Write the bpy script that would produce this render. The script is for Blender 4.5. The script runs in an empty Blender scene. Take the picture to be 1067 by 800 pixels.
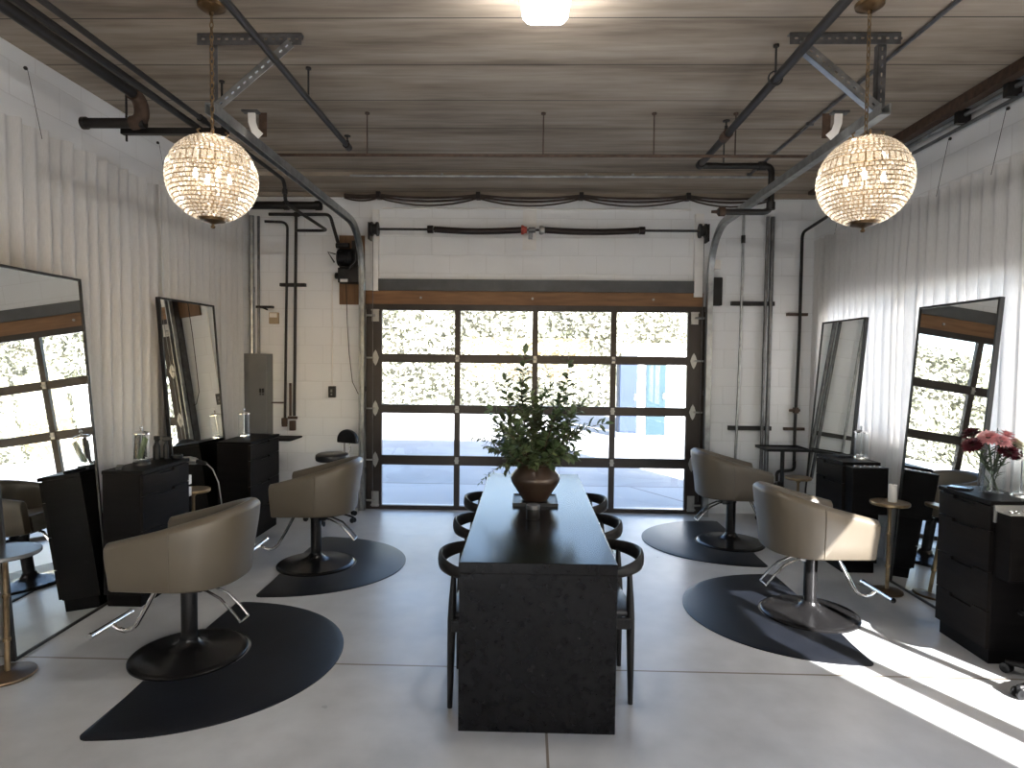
import bpy, bmesh, math, random
from mathutils import Vector, Matrix
PI = math.pi
sc = bpy.context.scene
COL = sc.collection
random.seed(7)

# ------------------------------------------------------------------ materials
def newmat(name):
    m = bpy.data.materials.new(name); m.use_nodes = True
    nt = m.node_tree
    return m, nt, nt.nodes['Principled BSDF']

def pmat(name, col, rough=.5, metal=0.0, noise=0.0, nscale=8.0, bump=0.0, bscale=60.0, spec=.5, stretch=(1,1,1), coat=0.0):
    m, nt, b = newmat(name)
    b.inputs['Base Color'].default_value = (*col, 1)
    b.inputs['Roughness'].default_value = rough
    b.inputs['Metallic'].default_value = metal
    b.inputs['Specular IOR Level'].default_value = spec
    b.inputs['Coat Weight'].default_value = coat
    tc = nt.nodes.new('ShaderNodeTexCoord'); mp = nt.nodes.new('ShaderNodeMapping')
    mp.inputs['Scale'].default_value = stretch
    nt.links.new(tc.outputs['Object'], mp.inputs['Vector'])
    if noise:
        n = nt.nodes.new('ShaderNodeTexNoise'); n.inputs['Scale'].default_value = nscale; n.inputs['Detail'].default_value = 5
        r = nt.nodes.new('ShaderNodeValToRGB')
        r.color_ramp.elements[0].position = .3; r.color_ramp.elements[1].position = .7
        r.color_ramp.elements[0].color = (*[c * (1 - noise) for c in col], 1)
        r.color_ramp.elements[1].color = (*[min(1, c * (1 + noise)) for c in col], 1)
        nt.links.new(mp.outputs[0], n.inputs['Vector']); nt.links.new(n.outputs['Fac'], r.inputs[0])
        nt.links.new(r.outputs[0], b.inputs['Base Color'])
    if bump:
        n = nt.nodes.new('ShaderNodeTexNoise'); n.inputs['Scale'].default_value = bscale; n.inputs['Detail'].default_value = 4
        bp = nt.nodes.new('ShaderNodeBump'); bp.inputs['Strength'].default_value = bump; bp.inputs['Distance'].default_value = .01
        nt.links.new(mp.outputs[0], n.inputs['Vector']); nt.links.new(n.outputs['Fac'], bp.inputs['Height'])
        nt.links.new(bp.outputs[0], b.inputs['Normal'])
    return m

def emat(name, col, strength):
    m, nt, b = newmat(name)
    b.inputs['Base Color'].default_value = (*col, 1)
    b.inputs['Emission Color'].default_value = (*col, 1)
    b.inputs['Emission Strength'].default_value = strength
    return m

def glassmat(name, tint=(1,1,1), gloss=.05, rough=.0, top=.6):
    m = bpy.data.materials.new(name); m.use_nodes = True; nt = m.node_tree; nt.nodes.clear()
    o = nt.nodes.new('ShaderNodeOutputMaterial'); mx = nt.nodes.new('ShaderNodeMixShader')
    t = nt.nodes.new('ShaderNodeBsdfTransparent'); g = nt.nodes.new('ShaderNodeBsdfGlossy'); lw = nt.nodes.new('ShaderNodeLayerWeight')
    mr = nt.nodes.new('ShaderNodeMapRange')
    lw.inputs['Blend'].default_value = .25
    mr.inputs['To Min'].default_value = gloss; mr.inputs['To Max'].default_value = top
    t.inputs['Color'].default_value = (*tint, 1); g.inputs['Roughness'].default_value = rough
    nt.links.new(lw.outputs['Facing'], mr.inputs['Value']); nt.links.new(mr.outputs[0], mx.inputs[0])
    nt.links.new(t.outputs[0], mx.inputs[1]); nt.links.new(g.outputs[0], mx.inputs[2]); nt.links.new(mx.outputs[0], o.inputs[0])
    return m

def mathn(nt, op, a, b=None, c=None):
    n = nt.nodes.new('ShaderNodeMath'); n.operation = op
    for i, v in enumerate((a, b, c)):
        if v is None: continue
        if isinstance(v, (int, float)): n.inputs[i].default_value = v
        else: nt.links.new(v, n.inputs[i])
    return n.outputs[0]

def ramp(nt, fac, stops):
    r = nt.nodes.new('ShaderNodeValToRGB')
    e = r.color_ramp.elements
    while len(e) < len(stops): e.new(.5)
    for i, (p, c) in enumerate(stops): e[i].position = p; e[i].color = (*c, 1)
    nt.links.new(fac, r.inputs[0]); return r.outputs[0]

def mixc(nt, fac, a, b):
    n = nt.nodes.new('ShaderNodeMix'); n.data_type = 'RGBA'
    nt.links.new(fac, n.inputs[0])
    for s, v in ((6, a), (7, b)):
        if isinstance(v, tuple): n.inputs[s].default_value = (*v, 1)
        else: nt.links.new(v, n.inputs[s])
    return n.outputs[2]

def noise_tex(nt, vec, scale, detail=5, stretch=None):
    if stretch:
        mp = nt.nodes.new('ShaderNodeMapping'); mp.inputs['Scale'].default_value = stretch
        nt.links.new(vec, mp.inputs[0]); vec = mp.outputs[0]
    n = nt.nodes.new('ShaderNodeTexNoise'); n.inputs['Scale'].default_value = scale; n.inputs['Detail'].default_value = detail
    nt.links.new(vec, n.inputs['Vector']); return n.outputs['Fac']

def bump_to(nt, b, h, s, d=.01):
    bp = nt.nodes.new('ShaderNodeBump'); bp.inputs['Strength'].default_value = s; bp.inputs['Distance'].default_value = d
    nt.links.new(h, bp.inputs['Height']); nt.links.new(bp.outputs[0], b.inputs['Normal'])

M = {}
def floor_mat():
    m, nt, b = newmat('polished_concrete')
    tc = nt.nodes.new('ShaderNodeTexCoord').outputs['Object']
    n1 = noise_tex(nt, tc, .9, 6); n2 = noise_tex(nt, tc, 5.0, 8)
    a = ramp(nt, n1, [(.3, (.43, .425, .418)), (.7, (.565, .56, .552))])
    c = ramp(nt, n2, [(.3, (.84, .84, .84)), (.65, (1, 1, 1))])
    mul = nt.nodes.new('ShaderNodeMix'); mul.data_type = 'RGBA'; mul.blend_type = 'MULTIPLY'; mul.inputs[0].default_value = 1
    nt.links.new(a, mul.inputs[6]); nt.links.new(c, mul.inputs[7])
    sx = nt.nodes.new('ShaderNodeSeparateXYZ'); nt.links.new(tc, sx.inputs[0])
    # saw-cut control joints: one across the room at y=3.31, one along it at x=.10 in the near bay
    jy = mathn(nt, 'LESS_THAN', mathn(nt, 'ABSOLUTE', mathn(nt, 'SUBTRACT', sx.outputs['Y'], 3.305)), .007)
    jx = mathn(nt, 'MULTIPLY', mathn(nt, 'LESS_THAN', mathn(nt, 'ABSOLUTE', mathn(nt, 'SUBTRACT', sx.outputs['X'], .105)), .006),
               mathn(nt, 'LESS_THAN', sx.outputs['Y'], 3.3))
    j = mathn(nt, 'MAXIMUM', jy, jx)
    nt.links.new(mixc(nt, j, mul.outputs[2], (.17, .135, .10)), b.inputs['Base Color'])
    r = nt.nodes.new('ShaderNodeMapRange'); nt.links.new(n2, r.inputs[0]); r.inputs['To Min'].default_value = .22; r.inputs['To Max'].default_value = .42
    nt.links.new(r.outputs[0], b.inputs['Roughness'])
    bump_to(nt, b, mathn(nt, 'MULTIPLY', j, -1.0), .5, .004)
    return m

def ceiling_mat():
    m, nt, b = newmat('plank_roof_deck')
    tc = nt.nodes.new('ShaderNodeTexCoord').outputs['Object']
    n1 = noise_tex(nt, tc, 1.6, 8, (.35, 3.2, 1)); n2 = noise_tex(nt, tc, 5, 8, (.5, 5, 1)); n3 = noise_tex(nt, tc, 1.1, 4)
    s = mathn(nt, 'ADD', mathn(nt, 'MULTIPLY', n1, .55), mathn(nt, 'ADD', mathn(nt, 'MULTIPLY', n2, .25), mathn(nt, 'MULTIPLY', n3, .2)))
    col = ramp(nt, s, [(.36, (.17, .133, .10)), (.5, (.31, .255, .20)), (.64, (.43, .365, .30))])
    sx = nt.nodes.new('ShaderNodeSeparateXYZ'); nt.links.new(tc, sx.inputs[0])
    t = mathn(nt, 'FRACT', mathn(nt, 'DIVIDE', mathn(nt, 'SUBTRACT', sx.outputs['Y'], 3.43 - 5.35), .535))
    d = mathn(nt, 'ABSOLUTE', mathn(nt, 'SUBTRACT', t, .5))
    j = mathn(nt, 'GREATER_THAN', d, .4915)
    nt.links.new(mixc(nt, j, col, (.05, .04, .03)), b.inputs['Base Color'])
    b.inputs['Roughness'].default_value = .8
    bump_to(nt, b, mathn(nt, 'SUBTRACT', s, j), .35, .01)
    return m

def block_mat():
    m, nt, b = newmat('painted_block')
    tc = nt.nodes.new('ShaderNodeTexCoord').outputs['Object']
    sx = nt.nodes.new('ShaderNodeSeparateXYZ'); nt.links.new(tc, sx.inputs[0])
    cb = nt.nodes.new('ShaderNodeCombineXYZ')
    nt.links.new(mathn(nt, 'ADD', sx.outputs['X'], sx.outputs['Y']), cb.inputs[0]); nt.links.new(sx.outputs['Z'], cb.inputs[1])
    br = nt.nodes.new('ShaderNodeTexBrick'); nt.links.new(cb.outputs[0], br.inputs['Vector'])
    br.inputs['Scale'].default_value = 1; br.inputs['Brick Width'].default_value = .4; br.inputs['Row Height'].default_value = .2
    br.inputs['Mortar Size'].default_value = .004; br.inputs['Mortar Smooth'].default_value = .4
    n = noise_tex(nt, tc, 1.3, 6)
    c = ramp(nt, n, [(.3, (.755, .76, .765)), (.7, (.815, .82, .825))])
    nt.links.new(mixc(nt, mathn(nt, 'MULTIPLY', br.outputs['Fac'], .25), c, (.45, .43, .40)), b.inputs['Base Color'])
    b.inputs['Roughness'].default_value = .7
    n2 = noise_tex(nt, tc, 90, 4)
    h = mathn(nt, 'ADD', mathn(nt, 'MULTIPLY', br.outputs['Fac'], -1.0), mathn(nt, 'MULTIPLY', n2, .25))
    bump_to(nt, b, h, .4, .006)
    return m

def fabric_mat():
    m = bpy.data.materials.new('curtain_linen'); m.use_nodes = True; nt = m.node_tree; nt.nodes.clear()
    o = nt.nodes.new('ShaderNodeOutputMaterial'); mx = nt.nodes.new('ShaderNodeMixShader')
    d = nt.nodes.new('ShaderNodeBsdfDiffuse'); t = nt.nodes.new('ShaderNodeBsdfTranslucent')
    tc = nt.nodes.new('ShaderNodeTexCoord').outputs['Object']
    n = noise_tex(nt, tc, 40, 3, (1, 6, .6))
    c = ramp(nt, n, [(.3, (.67, .66, .645)), (.7, (.76, .75, .735))])
    nt.links.new(c, d.inputs['Color']); t.inputs['Color'].default_value = (.78, .76, .74, 1)
    mx.inputs[0].default_value = .34
    nt.links.new(d.outputs[0], mx.inputs[1]); nt.links.new(t.outputs[0], mx.inputs[2]); nt.links.new(mx.outputs[0], o.inputs[0])
    return m

def crystal_mat():
    m = bpy.data.materials.new('crystal_beads'); m.use_nodes = True; nt = m.node_tree; nt.nodes.clear()
    o = nt.nodes.new('ShaderNodeOutputMaterial')
    t = nt.nodes.new('ShaderNodeBsdfTransparent'); g = nt.nodes.new('ShaderNodeBsdfGlossy'); tr = nt.nodes.new('ShaderNodeBsdfTranslucent')
    t.inputs[0].default_value = (1, .96, .9, 1); g.inputs['Color'].default_value = (.96, .94, .89, 1); g.inputs['Roughness'].default_value = .12
    tr.inputs[0].default_value = (.92, .87, .79, 1)
    a = nt.nodes.new('ShaderNodeMixShader'); a.inputs[0].default_value = .34; b = nt.nodes.new('ShaderNodeMixShader'); b.inputs[0].default_value = .34
    nt.links.new(t.outputs[0], a.inputs[1]); nt.links.new(tr.outputs[0], a.inputs[2])
    nt.links.new(a.outputs[0], b.inputs[1]); nt.links.new(g.outputs[0], b.inputs[2]); nt.links.new(b.outputs[0], o.inputs[0])
    return m

def leaf_mat(name, c1, c2, trans=.2):
    m, nt, b = newmat(name)
    tc = nt.nodes.new('ShaderNodeTexCoord').outputs['Object']
    n = noise_tex(nt, tc, 9, 3)
    nt.links.new(ramp(nt, n, [(.35, c1), (.65, c2)]), b.inputs['Base Color'])
    b.inputs['Roughness'].default_value = .45
    b.inputs['Transmission Weight'].default_value = 0
    b.inputs['Subsurface Weight'].default_value = 0
    return m

def hedge_mat():
    m, nt, b = newmat('hedge_leaves')
    tc = nt.nodes.new('ShaderNodeTexCoord').outputs['Object']
    n = noise_tex(nt, tc, 2.2, 6); n2 = noise_tex(nt, tc, .35, 3)
    c = ramp(nt, n, [(.35, (.085, .09, .055)), (.5, (.20, .197, .145)), (.65, (.33, .32, .26))])
    nt.links.new(c, b.inputs['Base Color']); b.inputs['Roughness'].default_value = .7
    return m

def pave_mat():
    m, nt, b = newmat('asphalt_yard')
    tc = nt.nodes.new('ShaderNodeTexCoord').outputs['Object']
    n = noise_tex(nt, tc, 1.2, 8); n2 = noise_tex(nt, tc, 30, 4)
    c = ramp(nt, n, [(.3, (.28, .275, .27)), (.7, (.35, .345, .34))])
    sx = nt.nodes.new('ShaderNodeSeparateXYZ'); nt.links.new(tc, sx.inputs[0])
    # pale concrete apron in front of the door, darker asphalt past it, with a joint between
    ap = mathn(nt, 'LESS_THAN', sx.outputs['Y'], 8.35)
    j = mathn(nt, 'LESS_THAN', mathn(nt, 'ABSOLUTE', mathn(nt, 'SUBTRACT', sx.outputs['Y'], 8.35)), .02)
    jx = mathn(nt, 'MULTIPLY', ap, mathn(nt, 'LESS_THAN', mathn(nt, 'ABSOLUTE', mathn(nt, 'SUBTRACT', mathn(nt, 'ADD', sx.outputs['X'], mathn(nt, 'MULTIPLY', sx.outputs['Y'], .6)), 6.4)), .02))
    c2 = mixc(nt, ap, c, (.40, .39, .385))
    nt.links.new(mixc(nt, mathn(nt, 'MAXIMUM', j, jx), c2, (.2, .19, .18)), b.inputs['Base Color'])
    b.inputs['Roughness'].default_value = .9
    bump_to(nt, b, n2, .3, .01)
    return m

def wood_mat(name, c1, c2, rough=.5, stretch=(1, 12, 12), scale=2.0, spec=.5, bump=.04):
    m, nt, b = newmat(name)
    b.inputs['Specular IOR Level'].default_value = spec
    tc = nt.nodes.new('ShaderNodeTexCoord').outputs['Object']
    n = noise_tex(nt, tc, scale, 8, stretch)
    nt.links.new(ramp(nt, n, [(.3, c1), (.7, c2)]), b.inputs['Base Color'])
    b.inputs['Roughness'].default_value = rough
    if bump: bump_to(nt, b, n, bump, .002)
    return m

M['floor'] = floor_mat(); M['ceiling'] = ceiling_mat(); M['block'] = block_mat(); M['linen'] = fabric_mat(); M['crystal'] = crystal_mat()
M['pave'] = pave_mat(); M['hedge'] = hedge_mat()
M['white_paint'] = pmat('white_paint', (.80, .78, .75), .55, noise=.05)
M['black_steel'] = pmat('black_steel', (.012, .0105, .010), .42, .2, noise=.25, nscale=12)
M['pipe_black'] = pmat('pipe_black', (.013, .0105, .009), .5, .1, noise=.3, nscale=10)
M['rusty'] = pmat('rusty_iron', (.075, .045, .030), .7, .2, noise=.35, nscale=25)
M['galv'] = pmat('galvanised', (.36, .37, .37), .38, .85, noise=.25, nscale=14)
M['galv_dark'] = pmat('galvanised_dark', (.17, .17, .175), .42, .8, noise=.3, nscale=14)
M['chrome'] = pmat('chrome', (.78, .77, .76), .12, 1.0)
M['silver'] = pmat('zinc_plate', (.38, .375, .36), .35, .7)
M['brass'] = pmat('aged_brass', (.30, .21, .12), .32, .9, noise=.25, nscale=18)
M['brass_foot'] = pmat('bronzed_foot', (.13, .085, .05), .38, .8, noise=.25)
M['brass_dark'] = pmat('antique_brass', (.16, .10, .05), .35, .9, noise=.3, nscale=20)
M['door_frame'] = pmat('door_bronze', (.028, .021, .018), .38, .25, noise=.15)
M['lintel'] = pmat('lintel_steel', (.080, .083, .085), .5, .3, noise=.15)
M['header_wood'] = wood_mat('header_wood', (.16, .075, .03), (.27, .14, .06), .6, (1, 10, 10), 3)
M['board_wood'] = wood_mat('plywood_board', (.13, .065, .028), (.22, .115, .05), .6, (10, 10, 1), 3)
M['table_wood'] = wood_mat('ebonised_wood', (.0035, .0033, .0036), (.008, .0073, .0073), .20, (14, 1, 14), 2, .17, 0)
M['chair_wood'] = wood_mat('ebonised_chair', (.010, .009, .009), (.018, .016, .015), .35, (6, 6, 1), 5, .2)
M['laminate'] = wood_mat('black_laminate', (.004, .0034, .0036), (.008, .007, .0066), .40, (1, 1, 8), 3, .05)
M['laminate_front'] = wood_mat('dark_drawer_laminate', (.007, .0058, .0055), (.013, .0108, .0094), .40, (1, 1, 10), 3, .05)
M['leather'] = pmat('taupe_vinyl', (.094, .076, .054), .42, 0, noise=.06, nscale=5, bump=.05, bscale=180)
M['black_vinyl'] = pmat('black_vinyl', (.014, .014, .016), .35, 0, bump=.05, bscale=160)
M['rubber'] = pmat('mat_rubber', (.0065, .0075, .0105), .42, 0, noise=.2, nscale=6, spec=.3, bump=.08, bscale=120)
M['lever'] = pmat('dark_chrome', (.16, .155, .15), .22, .9)
M['base_black'] = pmat('base_black', (.014, .013, .013), .25, .4)
M['plastic_black'] = pmat('plastic_black', (.008, .008, .0085), .40, spec=.3)
M['plastic_white'] = pmat('plastic_white', (.75, .74, .72), .4)
M['beige'] = pmat('beige_plastic', (.42, .32, .20), .5)
M['grey_metal'] = pmat('grey_enamel', (.17, .17, .17), .5, .1, noise=.06)
M['red'] = pmat('red_cone', (.40, .06, .035), .5)
M['spring'] = pmat('spring_oiled', (.030, .022, .020), .4, .6)
M['cable'] = pmat('cable_brown', (.045, .030, .022), .6, noise=.3, nscale=9)
M['pot'] = pmat('bronze_glaze', (.050, .032, .023), .32, .25, noise=.25, nscale=7)
M['leaf'] = leaf_mat('dark_leaf', (.035, .062, .026), (.085, .125, .055))
M['leaf_b'] = leaf_mat('olive_leaf', (.050, .075, .030), (.11, .14, .06))
M['twig'] = pmat('twig', (.055, .035, .022), .7, noise=.2)
M['stem'] = pmat('green_stem', (.05, .075, .030), .5, noise=.2)
M['pink'] = pmat('pink_petal', (.70, .36, .37), .5, noise=.2, nscale=30)
M['burgundy'] = pmat('burgundy_petal', (.10, .010, .018), .5, noise=.3, nscale=30)
M['cream'] = pmat('cream_petal', (.62, .55, .40), .5, noise=.1)
M['wax'] = pmat('white_wax', (.78, .74, .68), .5)
M['stone'] = pmat('grey_stone_top', (.085, .086, .09), .25, noise=.25, nscale=6)
M['glass'] = glassmat('pane_glass')
M['jar_glass'] = glassmat('jar_glass', (.975, .985, .985), .03, .02, .30)
M['jar_blue'] = pmat('jar_fluid', (.02, .03, .035), .15)
M['shed'] = pmat('white_cladding', (.78, .78, .78), .6, noise=.03)
M['teal'] = pmat('teal_paint', (.020, .038, .047), .5, spec=.1, noise=.1, nscale=1.5)
M['blue'] = pmat('blue_paint', (.026, .037, .062), .5, spec=.1, noise=.12, nscale=1.5)
M['yellow'] = pmat('yellow_paint', (.62, .58, .30), .5)
M['lamp'] = emat('led_diffuser', (1, .98, .95), 16)
M['bulb'] = emat('warm_bulb', (1, .92, .80), 6)
mm = bpy.data.materials.new('mirror_silver'); mm.use_nodes = True
b = mm.node_tree.nodes['Principled BSDF']; b.inputs['Base Color'].default_value = (.83, .85, .84, 1); b.inputs['Metallic'].default_value = 1; b.inputs['Roughness'].default_value = 0.0
M['mirror'] = mm

# ------------------------------------------------------------------ mesh helpers
class MB:
    def __init__(s): s.bm = bmesh.new()
    def bx(s, x0, y0, z0, x1, y1, z1, mat=None):
        v = [s.bm.verts.new((x, y, z)) for x in (x0, x1) for y in (y0, y1) for z in (z0, z1)]
        if mat is not None:
            for q in v: q.co = mat @ q.co
        for f in ((0,1,3,2), (4,6,7,5), (0,4,5,1), (2,3,7,6), (0,2,6,4), (1,5,7,3)):
            s.bm.faces.new([v[i] for i in f])
        return s
    def box(s, c, d, mat=None):
        return s.bx(c[0]-d[0]/2, c[1]-d[1]/2, c[2]-d[2]/2, c[0]+d[0]/2, c[1]+d[1]/2, c[2]+d[2]/2, mat)
    def rings(s, rs, closed=True, cap=True):
        V = [[s.bm.verts.new(p) for p in r] for r in rs]; n = len(V[0])
        for a, b in zip(V, V[1:]):
            for i in range(n if closed else n-1):
                j = (i+1) % n; s.bm.faces.new((a[i], a[j], b[j], b[i]))
        if cap and closed:
            s.bm.faces.new(V[0][::-1]); s.bm.faces.new(V[-1])
        return V
    def sweep(s, pts, prof, up=None):
        """sweep a closed 2D profile along points"""
        pts = [Vector(p) for p in pts]; rs = []; n = len(pts); prev = None
        for i, p in enumerate(pts):
            t = ((pts[min(i+1, n-1)] - p).normalized() + (p - pts[max(i-1, 0)]).normalized())
            t = t.normalized()
            if up is not None: ref = Vector(up)
            elif prev is not None: ref = prev
            else: ref = Vector((0,0,1)) if abs(t.z) < .9 else Vector((1,0,0))
            a = ref.cross(t); a = a.normalized() if a.length > 1e-6 else Vector((1,0,0)); b = t.cross(a).normalized()
            if up is None: prev = b
            k = 1.0
            if 0 < i < n-1:
                c = (pts[i+1]-p).normalized().dot((p-pts[i-1]).normalized()); k = 1/max(.5, math.sqrt(max(0, (1+c)/2)))
            rs.append([p + a*u + b*v for u, v in prof])
        s.rings(rs); return s
    def tube(s, pts, r, seg=10):
        if isinstance(r, (int, float)): r = [r]*len(pts)
        pts = [Vector(p) for p in pts]; rs = []; n = len(pts); prev = None
        for i, p in enumerate(pts):
            d1 = pts[min(i+1, n-1)] - p; d0 = p - pts[max(i-1, 0)]
            t = (d1.normalized() + d0.normalized())
            t = t.normalized() if t.length > 1e-6 else Vector((0,0,1))
            ref = prev if prev is not None else (Vector((0,0,1)) if abs(t.z) < .9 else Vector((1,0,0)))
            a = ref.cross(t); a = a.normalized() if a.length > 1e-6 else Vector((1,0,0)); b = t.cross(a).normalized(); prev = b
            rs.append([p + (a*math.cos(q) + b*math.sin(q))*r[i] for q in [2*PI*k/seg for k in range(seg)]])
        s.rings(rs); return s
    def lathe(s, prof, c=(0,0,0), seg=32):
        c = Vector(c)
        rs = [[c + Vector((max(r, .0004)*math.cos(2*PI*k/seg), max(r, .0004)*math.sin(2*PI*k/seg), z)) for k in range(seg)] for r, z in prof]
        s.rings(rs); return s
    def prism(s, poly, z0, z1, mat=None):
        rs = [[Vector((x, y, z)) for x, y in poly] for z in (z0, z1)]
        if mat is not None: rs = [[mat @ p for p in r] for r in rs]
        s.rings(rs); return s
    def ball(s, c, r, seg=14, sq=(1,1,1)):
        rs = []
        for i in range(1, seg//2+1):
            f = PI*i/(seg//2+1) - PI/2
            rs.append([Vector((c[0]+sq[0]*r*math.cos(f)*math.cos(2*PI*k/seg), c[1]+sq[1]*r*math.cos(f)*math.sin(2*PI*k/seg), c[2]+sq[2]*r*math.sin(f))) for k in range(seg)])
        s.rings(rs); return s
    def leaf(s, p, d, n, L, W, bend=.15):
        p = Vector(p); d = Vector(d).normalized(); n = Vector(n); w = d.cross(n)
        w = w.normalized() if w.length > 1e-5 else Vector((1,0,0)); n = w.cross(d).normalized()
        pts = [(0,0,0), (.3,.42,.04), (.65,.40,.02), (1,0,-bend), (.65,-.40,.02), (.3,-.42,.04)]
        mid = [(.32,0,-.03), (.66,0,-.05)]
        V = [s.bm.verts.new(p + d*L*a + w*W*b + n*L*c) for a, b, c in pts+mid]
        for f in ((0,6,1), (1,6,7,2), (2,7,3), (0,5,6), (5,4,7,6), (4,3,7)): s.bm.faces.new([V[i] for i in f])
        return s

def obj(name, mb, m, parent=None, smooth=35, bevel=0, bseg=2):
    me = bpy.data.meshes.new(name)
    bmesh.ops.recalc_face_normals(mb.bm, faces=mb.bm.faces)
    mb.bm.to_mesh(me); mb.bm.free()
    me.materials.append(M[m] if isinstance(m, str) else m)
    o = bpy.data.objects.new(name, me); COL.objects.link(o)
    if parent is not None: o.parent = parent
    if smooth:
        me.polygons.foreach_set('use_smooth', [True]*len(me.polygons))
        me.set_sharp_from_angle(angle=math.radians(smooth))
    if bevel:
        bv = o.modifiers.new('bevel', 'BEVEL'); bv.width = bevel; bv.segments = bseg; bv.limit_method = 'ANGLE'; bv.angle_limit = math.radians(40)
    return o

def tag(o, label, cat, group=None, kind=None):
    o['label'] = label; o['category'] = cat
    if group: o['group'] = group
    if kind: o['kind'] = kind
    return o

def thing(name, label, cat, loc=(0,0,0), rz=0, group=None):
    o = bpy.data.objects.new(name, None); COL.objects.link(o); o.location = loc; o.rotation_euler = (0,0,rz); o.empty_display_size = .1
    return tag(o, label, cat, group)

def struct(name, mb, m, parent=None, **k):
    o = obj(name, mb, m, parent, **k)
    if parent is None: o['kind'] = 'structure'
    return o

def kids(o): return [c for c in bpy.data.objects if c.parent == o]
def dup(o, loc, rz, label, group=None):
    def cp(a, par):
        c = a.copy(); COL.objects.link(c)
        if par is not None: c.parent = par
        for ch in kids(a): cp(ch, c)
        return c
    r = cp(o, None); r.location = loc; r.rotation_euler = (0,0,rz); r['label'] = label
    if group: r['group'] = group
    return r

def arc(c, r, a0, a1, n, plane='xy'):
    out = []
    for i in range(n+1):
        a = a0 + (a1-a0)*i/n; u, v = r*math.cos(a), r*math.sin(a)
        out.append({'xy': (c[0]+u, c[1]+v, c[2]), 'yz': (c[0], c[1]+u, c[2]+v), 'xz': (c[0]+u, c[1], c[2]+v)}[plane])
    return out

def rect(w, h): return [(-w/2,-h/2), (w/2,-h/2), (w/2,h/2), (-w/2,h/2)]

def wall_holes(axis, a0, a1, u0, u1, z0, z1, holes):
    """slab between a0..a1 on `axis`, spanning u and z, with rectangular holes (u0,z0,u1,z1)"""
    us = sorted({u0, u1, *[h[0] for h in holes], *[h[2] for h in holes]}); zs = sorted({z0, z1, *[h[1] for h in holes], *[h[3] for h in holes]})
    mb = MB()
    for ua, ub in zip(us, us[1:]):
        for za, zb in zip(zs, zs[1:]):
            cu, cz = (ua+ub)/2, (za+zb)/2
            if any(h[0] < cu < h[2] and h[1] < cz < h[3] for h in holes): continue
            if axis == 'x': mb.bx(a0, ua, za, a1, ub, zb)
            else: mb.bx(ua, a0, za, ub, a1, zb)
    bmesh.ops.remove_doubles(mb.bm, verts=mb.bm.verts, dist=1e-5)
    fs = {}
    for f in mb.bm.faces: fs.setdefault(tuple(sorted(v.index for v in f.verts)), []).append(f)
    mb.bm.verts.index_update(); fs = {}
    for f in mb.bm.faces: fs.setdefault(tuple(sorted(v.index for v in f.verts)), []).append(f)
    dead = [f for l in fs.values() if len(l) > 1 for f in l]
    bmesh.ops.delete(mb.bm, geom=dead, context='FACES')
    return mb

# ------------------------------------------------------------------ room shell
XL, XR, YB, YR, ZC = -3.08, 3.08, 6.86, -3.0, 3.5
DX0, DX1, DZ = -1.72, 1.88, 2.53
struct('floor', MB().bx(XL-.2, YR-.2, -.15, XR+.2, YB+.22, 0), 'floor', smooth=0)
struct('ceiling', MB().bx(XL-.22, YR-.22, ZC, XR+.22, YB+.22, 3.88), 'ceiling', smooth=0)
struct('wall_left', MB().bx(XL-.2, YR-.2, 0, XL, YB+.2, ZC), 'block', smooth=0)
W1 = (.37, .25, 2.29, 2.28); W2 = (2.70, 1.08, 6.45, 2.34); W3_FILL = (-2.6, .6, -.9, 2.12)
struct('wall_right', wall_holes('x', XR, XR+.1, YR-.2, YB+.2, 0, ZC, [W1, W2, W3_FILL]), 'block', smooth=0)
struct('wall_far', wall_holes('y', YB, YB+.2, XL, XR, 0, ZC, [(DX0, 0, DX1, DZ)]), 'block', smooth=0)
W4_FILL = (-1.7, 1.05, 1.7, 2.3)
struct('wall_rear', wall_holes('y', YR-.2, YR, XL, XR, 0, ZC, [W4_FILL]), 'block', smooth=0)

def window(name, h, mulls):
    y0, z0, y1, z1 = h; x = XR + .03
    e = bpy.data.objects.new(name, None); COL.objects.link(e); e['kind'] = 'structure'
    fr = MB()
    for a in ((y0, z0, y1, z0+.05), (y0, z1-.05, y1, z1), (y0, z0, y0+.05, z1), (y1-.05, z0, y1, z1)):
        fr.bx(x, a[0], a[1], x+.03, a[2], a[3])
    for c, w in mulls: fr.bx(x, c-w/2, z0+.05, x+.03, c+w/2, z1-.05)
    obj('window_frame', fr, 'door_frame', e, 0)
    obj('pane', MB().bx(x+.012, y0+.05, z0+.05, x+.018, y1-.05, z1-.05), 'glass', e, 0)
e = bpy.data.objects.new('fill_window_rear', None); COL.objects.link(e); e['kind'] = 'structure'  # out-of-view rear glazing, put in only to light the room from behind
fr = MB()
for i in range(4): fr.bx(W4_FILL[0]+1.12*i, YR-.12, W4_FILL[1], W4_FILL[0]+1.12*i+.04, YR-.07, W4_FILL[3])
for z in (1.05, 2.26): fr.bx(W4_FILL[0], YR-.12, z, W4_FILL[2], YR-.07, z+.04)
obj('window_frame', fr, 'door_frame', e, 0)
obj('pane', MB().bx(W4_FILL[0], YR-.10, W4_FILL[1], W4_FILL[2], YR-.094, W4_FILL[3]), 'glass', e, 0)
window('window_1', W1, [(1.06, .21), (1.937, .09)])
window('fill_window_side', W3_FILL, [(-1.75, .06)])  # unseen opening behind the camera, added so bounced sun brightens ceiling and walls
window('window_2', W2, [(3.98, .05), (5.22, .05)])

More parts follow.
